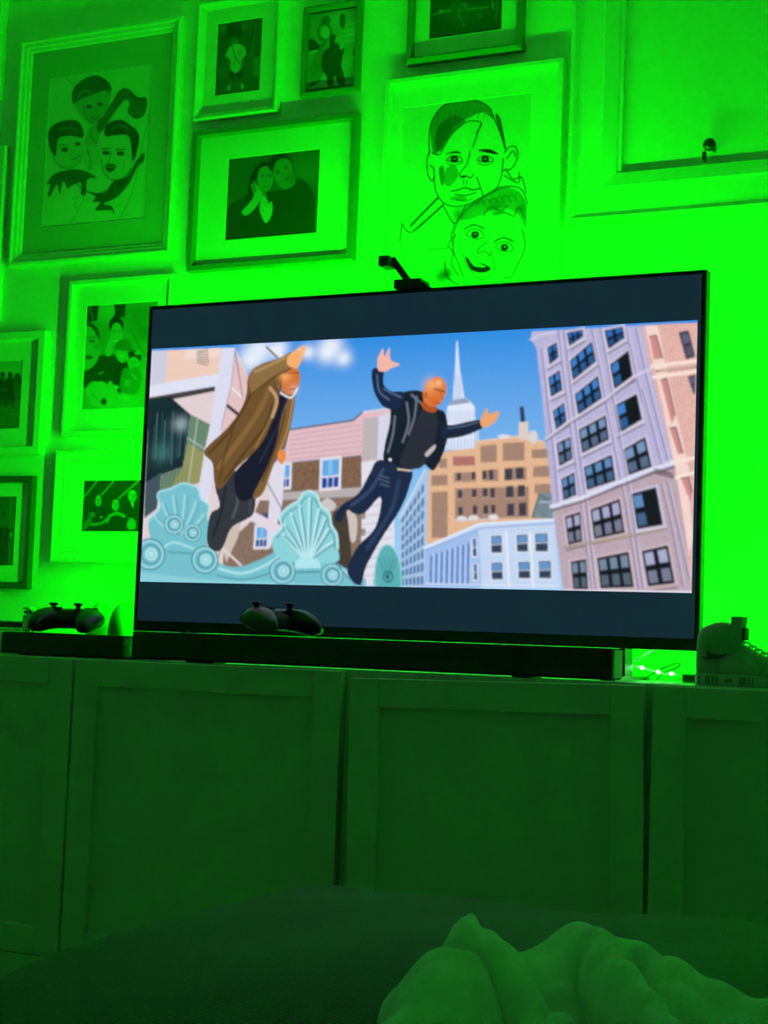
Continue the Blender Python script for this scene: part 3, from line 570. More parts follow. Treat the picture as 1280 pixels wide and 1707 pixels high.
# ---- soundbar, console
sb = thing('soundbar', 'long black soundbar lying in front of the television', 'soundbar', (.0165, -.17, Z_TOP))
obj('body', box(-.497, .497, -.03, .030, .003, .058, .004, 3), M_BLACK, sb)
obj('grille', box(-.490, .488, -.0335, -.029, .005, .055, .003, 2), M_MESH, sb)
obj('end_cap', box(.4965, .4985, -.024, .027, .006, .055, .001), M_SHOEL, sb, label='grey end cap')
for fx, fw in ((-.34, .03), (.33, .018)): obj('foot', box(fx-fw, fx+fw, -.028, .025, 0, .0035), M_BLACK, sb)
gc = thing('game_console', 'slim black games console left of the soundbar', 'console', (-.645, -.12, Z_TOP))
obj('body', box(-.160, .142, -.08, .13, .002, .0455, .003), M_BLACK, gc)
obj('top_shell', box(-.1575, .1395, -.0775, .1275, .0455, .0472, .001), M_GLOSSB, gc)
obj('seam', box(-.1602, .1422, -.0802, .1302, .024, .0255), M_GLOSSB, gc)
for fx in (-.12, .1):
    for fy in (-.05, .1): obj('foot', add_cyl(bmesh.new(), (fx, fy, 0), (fx, fy, .003), .012), M_BLACK, gc)

# ---- game controllers
def controller(label, loc, rot):
    g = thing('game_controller', label, 'controller', loc, rot, 'game controllers')
    rings = []
    for x in np.linspace(-.078, .078, 41):
        a = abs(x); k = smoothstep(.018, .05, a)                         # 0 in the middle, 1 in the grips
        e = math.sqrt(max(0.0, 1-((a-.045)/.0335)**2)) if a > .045 else 1.0; e = max(e, .06)
        yf = .040-.010*smoothstep(.03, .078, a); yr = -.014-.058*k*(1-.25*smoothstep(.062, .078, a))
        yc, hy = (yf+yr)/2, (yf-yr)/2*(0.35+.65*e); hz = .021*e*(1.0+.12*k)
        ring = []
        for t in np.linspace(0, 2*math.pi, 24, endpoint=False):
            c, s_ = math.cos(t), math.sin(t); c = math.copysign(abs(c)**.75, c); s_ = math.copysign(abs(s_)**.8, s_)
            y = yc+hy*c; drop = .0145*k*smoothstep(.01, -.07, y)**1.2; tap = 1-.25*k*smoothstep(-.02, -.075, y)
            ring.append((x, y, .032+hz*s_*tap-drop))
        rings.append(ring)
    b = obj('body', add_loft(bmesh.new(), rings), M_BLACK, g, True)
    for sx, y in ((-.043, .012), (.022, -.008)):
        st = obj('thumbstick', add_lathe(bmesh.new(), [(.010, .046), (.0055, .053), (.005, .059), (.009, .060), (.0095, .0635), (.007, .0645), (.001, .063)], (sx, y, 0), 20), M_BLACK, g, True)
    for dx, dy in ((.043, .002), (.053, .012), (.033, .012), (.043, .022)):
        obj('button', add_cyl(bmesh.new(), (dx, dy, .050), (dx, dy, .0555), .0048, n=14), M_GLOSSB, g)
    bm = bmesh.new(); add_box(bm, -.034, -.014, -.011, -.005, .050, .0555, .001); add_box(bm, -.027, -.021, -.018, .002, .050, .0555, .001); obj('direction_pad', bm, M_BLACK, g)
    for sx in (-1, 1):
        obj('trigger', add_loft(bmesh.new(), [[(sx*(.046+.018*math.cos(t)*(1-.2*i)), .030+.009*i, .0385-.004*i+.011*math.sin(t)*(1-.15*i)) for t in np.linspace(0, 2*math.pi, 14, endpoint=False)] for i in range(3)]), M_GLOSSB, g, True)
    return g
controller('black game controller resting on the games console, left of the television', (-.697, -.115, Z_TOP+.0472), (0, 0, math.radians(12)))
controller('black game controller turned aside on the soundbar, in front of the screen', (-.170, -.165, Z_TOP+.0580), (0, 0, math.radians(64)))

# ---- two egg-shaped ornaments and a small model at the left
def egg(label, x, y, r, h):
    g = thing('egg_ornament', label, 'ornament', (x, y, Z_TOP), group='egg-shaped ornaments left of the television')
    pr = [(r*.60, .0), (r*.62, .006)]+[(r*math.sin(math.acos(max(-1, min(1, (t-.42)/.58))) if t > .42 else math.pi/2-(.42-t)*1.6), .006+(h-.006)*t) for t in np.linspace(.0, .995, 26)]
    obj('shell', add_lathe(bmesh.new(), pr, (0, 0, 0), 32), M_CERAM, g, True)
    obj('foot_ring', add_lathe(bmesh.new(), [(r*.55, 0), (r*.68, 0), (r*.68, .004), (r*.55, .004)], (0, 0, 0), 32), M_CERAM, g)
q = at(168, 1003, .11); egg('pale egg-shaped ornament farther from the television, partly behind the other one', q[0], .115, .034, q[2]-Z_TOP)
q = at(212, 1003, .06); egg('pale egg-shaped ornament touching the left edge of the television', q[0]-.004, .062, .037, q[2]-Z_TOP)
q = at(30, 1053, -.02)
tm = thing('toy_model', 'small pale toy model with upright tower and perforated side beam, far left', 'toy', (q[0], .02, Z_TOP))
h0 = .040; S = 1.0
obj('base', box(-.10, .015, -.015, .03, 0, h0+.006, .002), M_TOY, tm)
tw = obj('tower', box(-.0115, .0115, -.012, .012, h0+.012, h0+.046, .001), M_TOY, tm)
obj('tower_cap', box(-.013, .006, -.012, .010, h0+.058, h0+.063, .001), M_TOY, tw)
obj('neck', box(-.006, .007, -.006, .006, h0+.045, h0+.059), M_TOY, tw)
for sx in (-.006, .009): obj('lamp', add_cyl(bmesh.new(), (sx, -.011, h0+.0515), (sx, -.004, h0+.0515), .0032, n=12), M_TOYD, tw)
obj('lever', add_tube(bmesh.new(), [(.004, 0, h0+.060), (.010, 0, h0+.052), (.021, 0, h0+.049)], .0018, 6), M_TOYD, tw)
for sx in (-.007, .0, .008): obj('leg', add_tube(bmesh.new(), [(sx*.8, 0, h0+.013), (sx*1.4, 0, h0+.004)], .0022, 6), M_TOYD, tm)
obj('platform', box(-.11, -.011, -.012, .02, h0+.0275, h0+.031), M_TOY, tm); obj('dark_bar', box(-.095, -.0115, .0, .015, h0+.016, h0+.0275), M_TOYD, tm); obj('lower_deck', box(-.11, -.0115, -.016, .02, h0+.008, h0+.015), M_TOY, tm)
bm = bmesh.new()                                       # beam with round holes, falling to the right
for i in range(7):
    x0 = .0125+i*.0085; zt = h0+.040-.0016*i
    for a in range(10):
        t0, t1 = 2*math.pi*a/10, 2*math.pi*(a+1)/10
        o = lambda t: (x0+max(-.0046, min(.0046, .0068*math.cos(t))), zt-.008+max(-.0052, min(.0052, .0068*math.sin(t))))
        i_ = lambda t: (x0+.0026*math.cos(t), zt-.008+.0026*math.sin(t))
        add_prism(bm, [o(t0), o(t1), i_(t1), i_(t0)], .0, .008)
obj('perforated_beam', bm, M_TOYD, tm); obj('beam_top', add_prism(bmesh.new(), [(.0125, h0+.0445), (.066, h0+.0345), (.066, h0+.0325), (.0125, h0+.0425)], -.002, .010), M_TOY, tm)
# ================================================================== pictures on the wall
PROF = {
 'step':  lambda w, t: [(0, 0), (0, t*.80), (w*.06, t*.92), (w*.20, t), (w*.30, t*.98), (w*.36, t*.80), (w*.62, t*.74), (w*.68, t*.58), (w*.90, t*.52), (w, t*.34), (w, t*.10), (w*.5, 0)],
 'wide':  lambda w, t: [(0, 0), (0, t*.9), (w*.10, t), (w*.22, t), (w*.28, t*.82), (w*.70, t*.66), (w*.76, t*.72), (w*.90, t*.60), (w, t*.34), (w, t*.10), (w*.5, 0)],
 'scoop': lambda w, t: [(0, 0), (0, t*.92), (w*.10, t), (w*.26, t), (w*.34, t*.88), (w, t*.30), (w, t*.10), (w*.5, 0)],
 'flat':  lambda w, t: [(0, 0), (0, t*.94), (w*.08, t), (w*.80, t), (w*.9, t*.92), (w, t*.34), (w, t*.10), (w*.5, 0)],
 'bevel': lambda w, t: [(0, 0), (0, t*.70), (w*.15, t*.85), (w*.55, t), (w*.85, t*.9), (w, t*.5), (w, t*.10), (w*.5, 0)],
}
def picture(label, outer, w, pic, t, prof, fm, n, ref, bg, paint, mm=None, group='framed pictures on the wall', pow_=1.0):
    yf, ym = Y_WALL-t, Y_WALL-t*.36
    O = [at(a, b, yf) for a, b in outer]
    z1, z0 = (O[0][2]+O[1][2])/2, (O[2][2]+O[3][2])/2; x0, x1 = (O[0][0]+O[3][0])/2, (O[1][0]+O[2][0])/2
    P = [at(a, b, ym+.001) for a, b in pic]
    pz1, pz0 = (P[0][2]+P[1][2])/2, (P[2][2]+P[3][2])/2; px0, px1 = (P[0][0]+P[3][0])/2, (P[1][0]+P[2][0])/2
    f = thing('picture_frame', label, 'picture', ((x0+x1)/2, Y_WALL, z0), group=group)
    cx = (x0+x1)/2; W_, H_ = x1-x0, z1-z0
    obj('frame', add_sweep(bmesh.new(), W_, H_, PROF[prof](w, t)), fm, f)
    a, b = t*.36, t*.36-.0016
    if mm:
        bm = bmesh.new(); e = w*.96
        rings = []
        for (X0, X1, Z0, Z1), p in (((-W_/2+e, W_/2-e, e, H_-e), a), ((px0-cx-.0012, px1-cx+.0012, pz0-z0-.0012, pz1-z0+.0012), a), ((px0-cx, px1-cx, pz0-z0, pz1-z0), b)):
            rings.append([bm.verts.new(c) for c in ((X0, -p, Z0), (X1, -p, Z0), (X1, -p, Z1), (X0, -p, Z1))])
        for q0, q1 in zip(rings, rings[1:]):
            for k in range(4): bm.faces.new((q0[k], q0[(k+1) % 4], q1[(k+1) % 4], q1[k]))
        obj('mat_board', bm, mm, f)
    obj('backing', box(-W_/2+w*.3, W_/2-w*.3, -max(b-.0012, .001), 0, w*.3, H_-w*.3), M_TOYD, f)
    K = Canvas(px0, px1, pz0, pz1, ym+.0016, n, bg, ref, pow_); paint(K)
    if pow_ == 1: K.soften(1)
    link('print', K.mesh('print', lambda x, z: np.stack([x-cx, np.full_like(x, -b+.0001), z-z0], 1)), M_PRINT, f)
    return f

def face(K, cx, cy, rx, ry, skin, dark, rot=0, hair=None, beard=False):
    if hair is not None: K.ell(cx, cy-ry*.22, rx*1.18, ry*1.02, hair, rot=rot)
    K.ell(cx, cy, rx, ry, skin, rot=rot)
    K.glow(cx+rx*.5, cy+ry*.1, rx*.6, dark, .35)
    for s_ in (-.42, .42): K.ell(cx+s_*rx, cy-ry*.08, rx*.17, ry*.08, dark); K.line([(cx+s_*rx-rx*.2, cy-ry*.26), (cx+s_*rx+rx*.2, cy-ry*.28)], rx*.12, dark, .7)
    K.line([(cx, cy), (cx-rx*.06, cy+ry*.25), (cx+rx*.12, cy+ry*.28)], rx*.1, dark, .6); K.line([(cx-rx*.36, cy+ry*.5), (cx, cy+ry*.58), (cx+rx*.36, cy+ry*.5)], rx*.14, dark, .8, True)

# ---- three cartoon heads
def p_cartoon(K):
    K.view(0, 0, 3.71); D, Mi, L = 58, 92, 196
    K.glow(600, 900, 330, 150, .35); K.glow(450, 1300, 200, 200, .4)
    for p in ([(405, 475), (450, 520), (480, 470)], [(920, 700), (880, 900), (820, 1180), (740, 1350)], [(520, 1220), (480, 1310), (435, 1380)]): K.line(p, 6, 110, .8, True)
    # upper child: rounded head, waving arm
    K.blob([(690, 720), (640, 800), (600, 830), (600, 760), (680, 650), (740, 560), (790, 548), (850, 600), (905, 605), (900, 690), (850, 735), (790, 700), (800, 640), (770, 620)], Mi); K.line([(700, 700), (750, 610), (800, 590), (860, 640)], 9, D, .8, True); K.line([(690, 650), (760, 555), (840, 600), (905, 615)], 7, D, .8, True); K.line([(820, 720), (880, 720), (900, 660)], 8, D, .9, True)
    K.blob([(455, 640), (452, 560), (500, 500), (590, 468), (660, 500), (688, 570), (670, 660), (630, 730), (570, 765), (520, 740)], 148); K.blob([(452, 640), (450, 560), (500, 500), (590, 466), (665, 500), (690, 560), (640, 560), (560, 590), (500, 610)], 84)
    K.line([(480, 600), (520, 560), (560, 575)], 12, 150, .8, True); K.line([(600, 480), (650, 520), (670, 580)], 9, 50, .7, True); K.ell(550, 660, 18, 12, D); K.ell(618, 645, 16, 11, D); K.line([(560, 725), (595, 735), (615, 715)], 8, D, .9, True); K.line([(515, 650), (530, 720), (575, 762), (630, 730)], 6, D, .8, True); K.line([(585, 670), (600, 700), (580, 708)], 5, D, .7)
    K.blob([(560, 780), (600, 800), (610, 870), (560, 910), (520, 880)], 150); K.line([(590, 770), (560, 830), (600, 890)], 7, 80, .8, True)
    # left child
    K.blob([(318, 900), (320, 830), (400, 770), (470, 770), (510, 830), (515, 930), (480, 1010), (420, 1040), (350, 1010)], 172); K.blob([(300, 880), (305, 800), (370, 752), (470, 745), (512, 800), (510, 850), (430, 840), (360, 860), (345, 960), (318, 940)], 74)
    K.line([(360, 800), (430, 790), (480, 810)], 12, 130, .8, True); K.line([(330, 940), (345, 1010), (420, 1042), (490, 1000), (515, 930)], 7, D, .8, True)
    K.ell(400, 925, 22, 13, D); K.ell(480, 890, 18, 11, D); K.line([(370, 900), (420, 895)], 8, D, .8); K.line([(445, 985), (475, 975), (490, 960)], 9, D, .9, True); K.line([(440, 920), (450, 950), (435, 955)], 5, D, .6)
    K.blob([(290, 1140), (330, 1080), (420, 1050), (500, 1050), (570, 1080), (595, 1100), (540, 1110), (530, 1200), (500, 1200), (500, 1130), (440, 1150), (420, 1170), (390, 1120), (370, 1200), (350, 1140), (310, 1215), (296, 1200), (310, 1140)], 84); K.line([(330, 1100), (420, 1080), (480, 1110)], 7, 44, .8, True); K.line([(440, 1060), (460, 1120), (520, 1180)], 7, 44, .8, True)
    # right man, quiff
    K.blob([(622, 960), (630, 860), (720, 830), (800, 850), (830, 940), (810, 1040), (760, 1100), (690, 1112), (640, 1060)], 178); K.blob([(650, 840), (660, 770), (740, 740), (800, 770), (858, 830), (850, 920), (820, 1000), (800, 850), (720, 835)], 62); K.line([(690, 800), (740, 775), (800, 800)], 13, 120, .8, True)
    for x, y in ((655, 945), (745, 950)): K.ell(x, y, 24, 13, D); K.line([(x-28, y-24), (x+28, y-28)], 10, D, .9)
    K.line([(690, 940), (670, 1005), (705, 1015)], 8, 70, .8, True); K.blob([(650, 1020), (690, 1015), (720, 1030), (690, 1062), (660, 1055)], 66); K.line([(655, 1030), (715, 1032)], 5, 190, .8); K.line([(626, 980), (640, 1060), (690, 1112), (765, 1100), (812, 1040)], 8, D, .8, True); K.line([(770, 1000), (760, 1050)], 6, 80, .7)
    K.blob([(520, 1180), (580, 1190), (650, 1190), (700, 1120), (790, 1090), (840, 1000), (890, 945), (885, 1000), (850, 1030), (800, 1130), (720, 1220), (640, 1260), (690, 1275), (708, 1325), (680, 1300), (590, 1300), (620, 1250), (570, 1250), (590, 1215)], 76); K.line([(600, 1200), (680, 1170), (760, 1120), (840, 1010)], 8, 40, .8, True); K.line([(700, 1130), (720, 1200)], 12, 130, .6)
    K.blob([(530, 920), (600, 900), (612, 1000), (560, 1050), (520, 1000)], 168); K.line([(540, 920), (560, 1000), (550, 1050)], 9, 70, .8, True); K.line([(450, 1230), (480, 1220), (455, 1280), (480, 1285)], 6, 120, .8); K.line([(760, 1345), (785, 1320), (800, 1340)], 4, 120, .7)
picture('white-framed picture of three cartoon heads with a dark grey mat, upper left', [(29, 65), (299, 28), (286, 426), (15, 441)], .034, [(82, 131), (251, 110), (243, 364), (73, 377)], .026, 'step', M_WHITE, 190, 205, 190, p_cartoon, M_MATG)

# ---- standing child
def p_child(K):
    K.view(360, 0, 4.923)
    for x, y, r, v in ((60, 240, 30, 130), (230, 220, 22, 140), (300, 260, 40, 60), (150, 240, 60, 60), (60, 330, 40, 80), (330, 520, 40, 120), (60, 600, 60, 110), (280, 600, 60, 104), (200, 700, 160, 90)): K.glow(x, y, r, v, .8)
    K.line([(330, 200), (290, 480)], 14, 130, .6); K.line([(296, 170), (270, 300)], 8, 140, .6); K.fill([(310, 480), (365, 420), (365, 640), (300, 620)], 120, .8); K.ell(345, 440, 18, 20, 60)
    K.ell(150, 262, 62, 68, 62); K.ell(152, 335, 30, 40, 112); K.ell(140, 330, 5, 4, 60); K.ell(166, 328, 5, 4, 60); K.line([(142, 354), (164, 352)], 4, 70, .7)
    K.blob([(78, 470), (100, 400), (140, 365), (190, 362), (235, 390), (246, 450), (215, 480), (205, 520), (195, 580), (160, 600), (120, 575), (115, 490)], 186); K.line([(130, 370), (155, 460), (195, 525)], 9, 60); K.line([(155, 470), (145, 530)], 9, 70); K.ell(195, 430, 16, 26, 160)
    K.line([(95, 470), (110, 560), (130, 600)], 18, 120, .9, True); K.line([(225, 470), (215, 540), (195, 580)], 18, 120, .9, True)
    K.blob([(110, 575), (160, 600), (210, 570), (215, 660), (205, 680), (185, 650), (165, 605), (135, 670), (118, 690), (108, 640)], 58); K.line([(125, 650), (112, 720)], 16, 120); K.line([(205, 650), (213, 700)], 16, 120); K.ell(102, 722, 18, 20, 168); K.ell(216, 708, 15, 24, 168)
picture('white-framed photograph of a child in a pale shirt, top row left of centre', [(329, 5), (466, -17), (462, 184), (322, 200)], .020, [(362, 40), (436, 30), (433, 149), (360, 159)], .022, 'scoop', M_WHITE, 110, 226, 84, p_child, M_MAT)

# ---- dark figure seen from behind
def p_back(K):
    K.view(360, 0, 4.923)
    for x, y, r, v in ((1000, 150, 90, 190), (1100, 280, 80, 200), (820, 180, 60, 150), (1100, 480, 80, 170), (950, 690, 200, 185), (850, 560, 60, 120)): K.glow(x, y, r, v, .8)
    for y in (200, 250, 290, 340): K.line([(1030, y+10), (1150, y-10)], 8, 215, .8); K.line([(1030, y+26), (1150, y+8)], 5, 110, .7)
    K.ell(1037, 170, 24, 66, 92); K.ell(900, 165, 42, 34, 100); K.blob([(760, 330), (800, 320), (850, 370), (900, 340), (860, 400), (800, 410), (765, 420)], 66); K.line([(765, 435), (850, 410)], 18, 190)
    K.ring(890, 260, 52, 66, 20, 84); K.ell(900, 270, 36, 52, 186); K.blob([(830, 420), (870, 380), (880, 560), (860, 640), (780, 700), (765, 560)], 130); K.line([(790, 460), (820, 560), (800, 620)], 10, 90, .7, True); K.fill([(765, 690), (860, 650), (860, 665), (765, 715)], 84)
    K.blob([(930, 390), (935, 300), (965, 280), (990, 310), (1000, 360), (1050, 400), (1040, 460), (1028, 540), (1045, 600), (1056, 690), (1005, 690), (980, 625), (965, 640), (960, 700), (918, 700), (905, 620), (870, 570), (866, 480), (895, 410)], 66)
    K.blob([(975, 350), (985, 310), (1030, 325), (1050, 370), (1020, 410), (1005, 350)], 190); K.line([(1000, 330), (1022, 360), (1010, 400)], 7, 80, .8, True); K.line([(985, 400), (970, 440)], 9, 130, .7); K.fill([(1120, 440), (1145, 380), (1140, 470)], 90); K.line([(1045, 460), (1040, 560)], 16, 180, .7); K.line([(1060, 500), (1110, 540)], 12, 200, .6)
picture('small grey-framed photograph of a dark figure from behind, top row', [(502, 12), (598, -5), (599, 149), (500, 161)], .0135, [(513, 25), (593, 13), (590, 141), (512, 148)], .018, 'bevel', M_GREY, 110, 226, 150, p_back)

# ---- couple showing a ring
def p_couple(K):
    K.view(300, 180, 4.0)
    K.glow(820, 420, 120, 118, .8); K.glow(400, 430, 90, 96, .6); D = 40
    K.blob([(520, 900), (530, 700), (620, 560), (720, 540), (790, 470), (870, 530), (895, 620), (890, 840), (860, 920)], 62); K.blob([(300, 900), (320, 670), (420, 600), (470, 560), (600, 560), (680, 700), (640, 900)], 60)
    K.blob([(455, 620), (465, 480), (510, 390), (570, 360), (620, 400), (630, 470), (600, 560), (540, 600)], 44)
    K.blob([(515, 480), (530, 410), (580, 388), (615, 430), (620, 490), (600, 545), (560, 560), (525, 530)], 150); K.blob([(590, 400), (600, 340), (660, 305), (720, 315), (750, 370), (760, 430), (740, 420), (700, 350), (640, 360), (620, 420)], 46); K.blob([(622, 430), (640, 360), (700, 335), (742, 370), (756, 450), (770, 500), (720, 540), (680, 530), (640, 490)], 138); K.glow(735, 470, 40, 80, .6)
    for x, y in ((548, 452), (596, 452), (652, 432), (708, 402)): K.ell(x, y, 13, 7, D); K.line([(x-15, y-15), (x+15, y-17)], 5, D, .7)
    K.line([(575, 455), (566, 490), (580, 496)], 5, 90, .8); K.line([(552, 524), (575, 528), (592, 518)], 8, 70, .9, True); K.line([(682, 425), (690, 455), (672, 462)], 5, 80, .8); K.line([(665, 490), (695, 484), (715, 472)], 8, 60, .9, True)
    K.blob([(540, 540), (575, 570), (560, 620), (545, 640)], 130)
    K.blob([(410, 690), (440, 660), (480, 610), (500, 570), (530, 545), (550, 590), (520, 640), (480, 690), (435, 718)], 190)
    for p in ([(500, 580), (478, 510)], [(515, 570), (495, 490)], [(530, 565), (512, 520)]): K.line(p, 11, 195)
    for p in ([(520, 560), (480, 640)], [(535, 580), (500, 640)], [(548, 590), (515, 650)]): K.line(p, 4, 110, .7)
    K.blob([(530, 670), (545, 600), (570, 590), (590, 640), (604, 622), (616, 640), (612, 710), (575, 768), (548, 730)], 200); K.line([(550, 610), (575, 650)], 4, 110, .7); K.line([(535, 660), (560, 690)], 4, 110, .7)
picture('grey-framed photograph of a couple holding up their hands, wide white mat', [(320, 217), (592, 188), (587, 431), (311, 452)], .0155, [(381, 265), (532, 249), (528, 387), (376, 400)], .026, 'flat', M_GREY, 150, 240, 92, p_couple, M_MAT)

# ---- picture cut off by the top edge of the photograph
def p_band(K):
    K.view(660, 0, 4.267)
    K.glow(500, -60, 180, 110, .6); K.glow(460, 120, 60, 84, .5)
    K.line([(258, 110), (330, 85), (390, 75)], 13, 140, .9, True); K.ell(320, 80, 16, 12, 150); K.line([(500, 66), (655, 50)], 7, 165); K.line([(470, 10), (500, 55)], 10, 150, .8); K.line([(575, 0), (570, 45)], 22, 120, .8); K.line([(685, 0), (690, 60)], 12, 165, .9); K.line([(718, 0), (715, 130)], 18, 110, .7)
    for p in ([(455, 60), (440, 100), (465, 140)], [(440, 75), (470, 80)]): K.line(p, 12, 130, .7, True)
    K.line([(580, 95), (605, 130)], 8, 110, .7); K.line([(610, 95), (585, 140)], 8, 110, .7); K.ell(480, 180, 8, 10, 130)
    for x, y in ((330, -80), (450, -110), (560, -90), (660, -120)): face(K, x, y, 34, 46, 140, 50, hair=40); K.blob([(x-60, y+120), (x-40, y+50), (x+40, y+50), (x+60, y+120)], 70)
picture('grey-framed dark group photograph cut off by the top of the view', [(683, -150), (877, -185), (866, 83), (674, 103)], .016, [(723, -110), (842, -128), (834, 50), (714, 63)], .028, 'bevel', M_GREY, 120, 226, 62, p_band, M_MAT)

# ---- line drawing of two boys
def p_boys(K):
    K.view(600, 0, 3.4144); D, Mi = 92, 140
    def ln(p, w_=5, v=D, a=.95): K.line(p, w_*1.25, v, a, True)
    # older boy
    K.blob([(400, 760), (410, 680), (470, 600), (560, 570), (650, 572), (730, 610), (760, 680), (700, 640), (620, 670), (540, 720), (470, 830), (420, 880)], 150, .8); K.blob([(430, 850), (440, 730), (530, 660), (600, 690), (520, 770), (470, 850)], 116, .7); K.blob([(770, 655), (800, 680), (830, 840), (810, 800)], 104, .9)
    for i in range(9): ln([(430+i*34, 690-i*6+abs(i-4)*8), (450+i*34, 620-i*3+abs(i-4)*7)], 5, 120, .7)
    for p in ([(395, 880), (392, 780), (410, 690), (470, 605), (570, 570), (660, 572), (735, 612), (770, 690), (800, 760), (830, 860)], [(410, 870), (450, 880), (480, 830), (540, 740), (620, 690), (690, 700), (660, 760)], [(690, 700), (640, 840)], [(420, 960), (430, 1080), (470, 1150), (540, 1175), (620, 1160), (700, 1120), (770, 1080), (805, 1000), (815, 900)], [(400, 860), (382, 900), (386, 990), (410, 1030), (425, 1000)], [(400, 940), (420, 960)], [(820, 870), (850, 835), (890, 840), (895, 900), (860, 960), (815, 970)], [(835, 900), (870, 860), (885, 890)]): ln(p, 6)
    K.blob([(480, 880), (540, 860), (580, 872), (530, 872)], 84); K.blob([(670, 855), (740, 850), (790, 880), (730, 870)], 84)
    for x in (535, 710): ln([(x-45, 912), (x-15, 888), (x+30, 892), (x+48, 915), (x, 922), (x-45, 912)], 5); K.ell(x+2, 906, 22, 20, 66); K.ell(x+3, 904, 5, 5, 230); ln([(x-40, 930), (x, 940), (x+50, 925)], 4, 130)
    ln([(625, 860), (610, 930), (570, 985), (575, 1010), (600, 1000), (630, 1012), (645, 990)], 6); K.ell(590, 1005, 12, 7, 90); K.blob([(450, 960), (475, 950), (478, 1040), (460, 1050)], 130, .8); K.blob([(490, 960), (540, 940), (560, 1000), (510, 1060), (480, 1040)], 134, .6)
    ln([(520, 1088), (560, 1080), (595, 1068), (640, 1080), (685, 1072)], 7, 80); ln([(540, 1105), (600, 1112), (660, 1095)], 6, 110); ln([(550, 1135), (600, 1145), (640, 1130)], 5, 130); ln([(590, 1020), (588, 1050)], 5, 120); ln([(610, 1020), (606, 1050)], 5, 120); ln([(665, 1010), (700, 1110)], 6); K.ell(560, 1130, 50, 16, 140, .6)
    for p in ([(470, 1160), (500, 1220), (540, 1270), (600, 1170)], [(445, 1120), (290, 1290)], [(470, 1165), (300, 1320), (240, 1275)], [(240, 1275), (225, 1380)], [(540, 1270), (520, 1340), (530, 1400)]): ln(p, 6)
    K.line([(440, 1130), (290, 1280)], 16, 100, .8); K.line([(465, 1175), (310, 1310)], 14, 100, .8); K.glow(560, 1220, 40, 120, .7); K.line([(385, 1420), (500, 1412)], 8, 130, .8); ln([(230, 1400), (260, 1520)], 4, 150)
    # younger boy
    K.blob([(560, 1240), (620, 1160), (700, 1110), (800, 1060), (900, 1090), (945, 1180), (940, 1300), (900, 1220), (800, 1180), (700, 1220), (620, 1250)], 168, .7)
    for p in ([(530, 1330), (580, 1220), (680, 1140), (760, 1090), (840, 1060), (920, 1080), (950, 1160)], [(700, 1230), (740, 1180), (800, 1200), (840, 1170)], [(760, 1220), (820, 1210), (870, 1230)], [(880, 1230), (900, 1180), (940, 1240)], [(820, 1000), (900, 1040), (905, 980)], [(830, 960), (870, 1020), (920, 1010), (945, 1100)], [(540, 1330), (530, 1420), (560, 1500), (590, 1580)], [(920, 1300), (940, 1400), (900, 1500), (860, 1575), (820, 1580)], [(500, 1400), (520, 1360), (545, 1340)], [(500, 1400), (530, 1440), (520, 1500), (560, 1570)]): ln(p, 6, 104)
    for i in range(8): ln([(620+i*38, 1190-i*12), (650+i*36, 1150-i*8), (680+i*36, 1170-i*4)], 5, 126, .8)
    K.glow(780, 1190, 50, 128, .6); K.glow(930, 1180, 30, 120, .5)
    for x, y in ((655, 1335), (822, 1408)): ln([(x-55, y), (x-25, y-28), (x+25, y-26), (x+50, y+12), (x, y+24), (x-55, y)], 5); K.ell(x, y, 22, 20, 66); K.ell(x+2, y-3, 6, 5, 230); ln([(x-60, y-30), (x-10, y-55), (x+50, y-35)], 8, 100)
    ln([(720, 1380), (680, 1410), (670, 1440), (710, 1430), (740, 1455), (750, 1430)], 6); K.blob([(600, 1460), (640, 1490), (700, 1500), (745, 1530), (700, 1552), (640, 1540), (610, 1500)], 80); K.blob([(625, 1478), (680, 1500), (715, 1520), (660, 1518), (635, 1500)], 224); ln([(755, 1450), (770, 1540)], 5, 110); ln([(590, 1440), (600, 1500), (650, 1560)], 5, 110); ln([(650, 1570), (700, 1590), (760, 1560)], 5, 120)
    K.glow(490, 1560, 45, 96, .9); K.glow(450, 1580, 40, 120, .6); ln([(480, 1490), (500, 1580), (560, 1620)], 7, 100)
picture('large white-framed line drawing of two boys above the television', [(638, 136), (937, 93), (926, 640), (626, 655)], .013, [(673, 182), (885, 153), (872, 560), (660, 575)], .030, 'flat', M_WHITE, 300, 240, 232, p_boys, M_MAT, pow_=2.0)

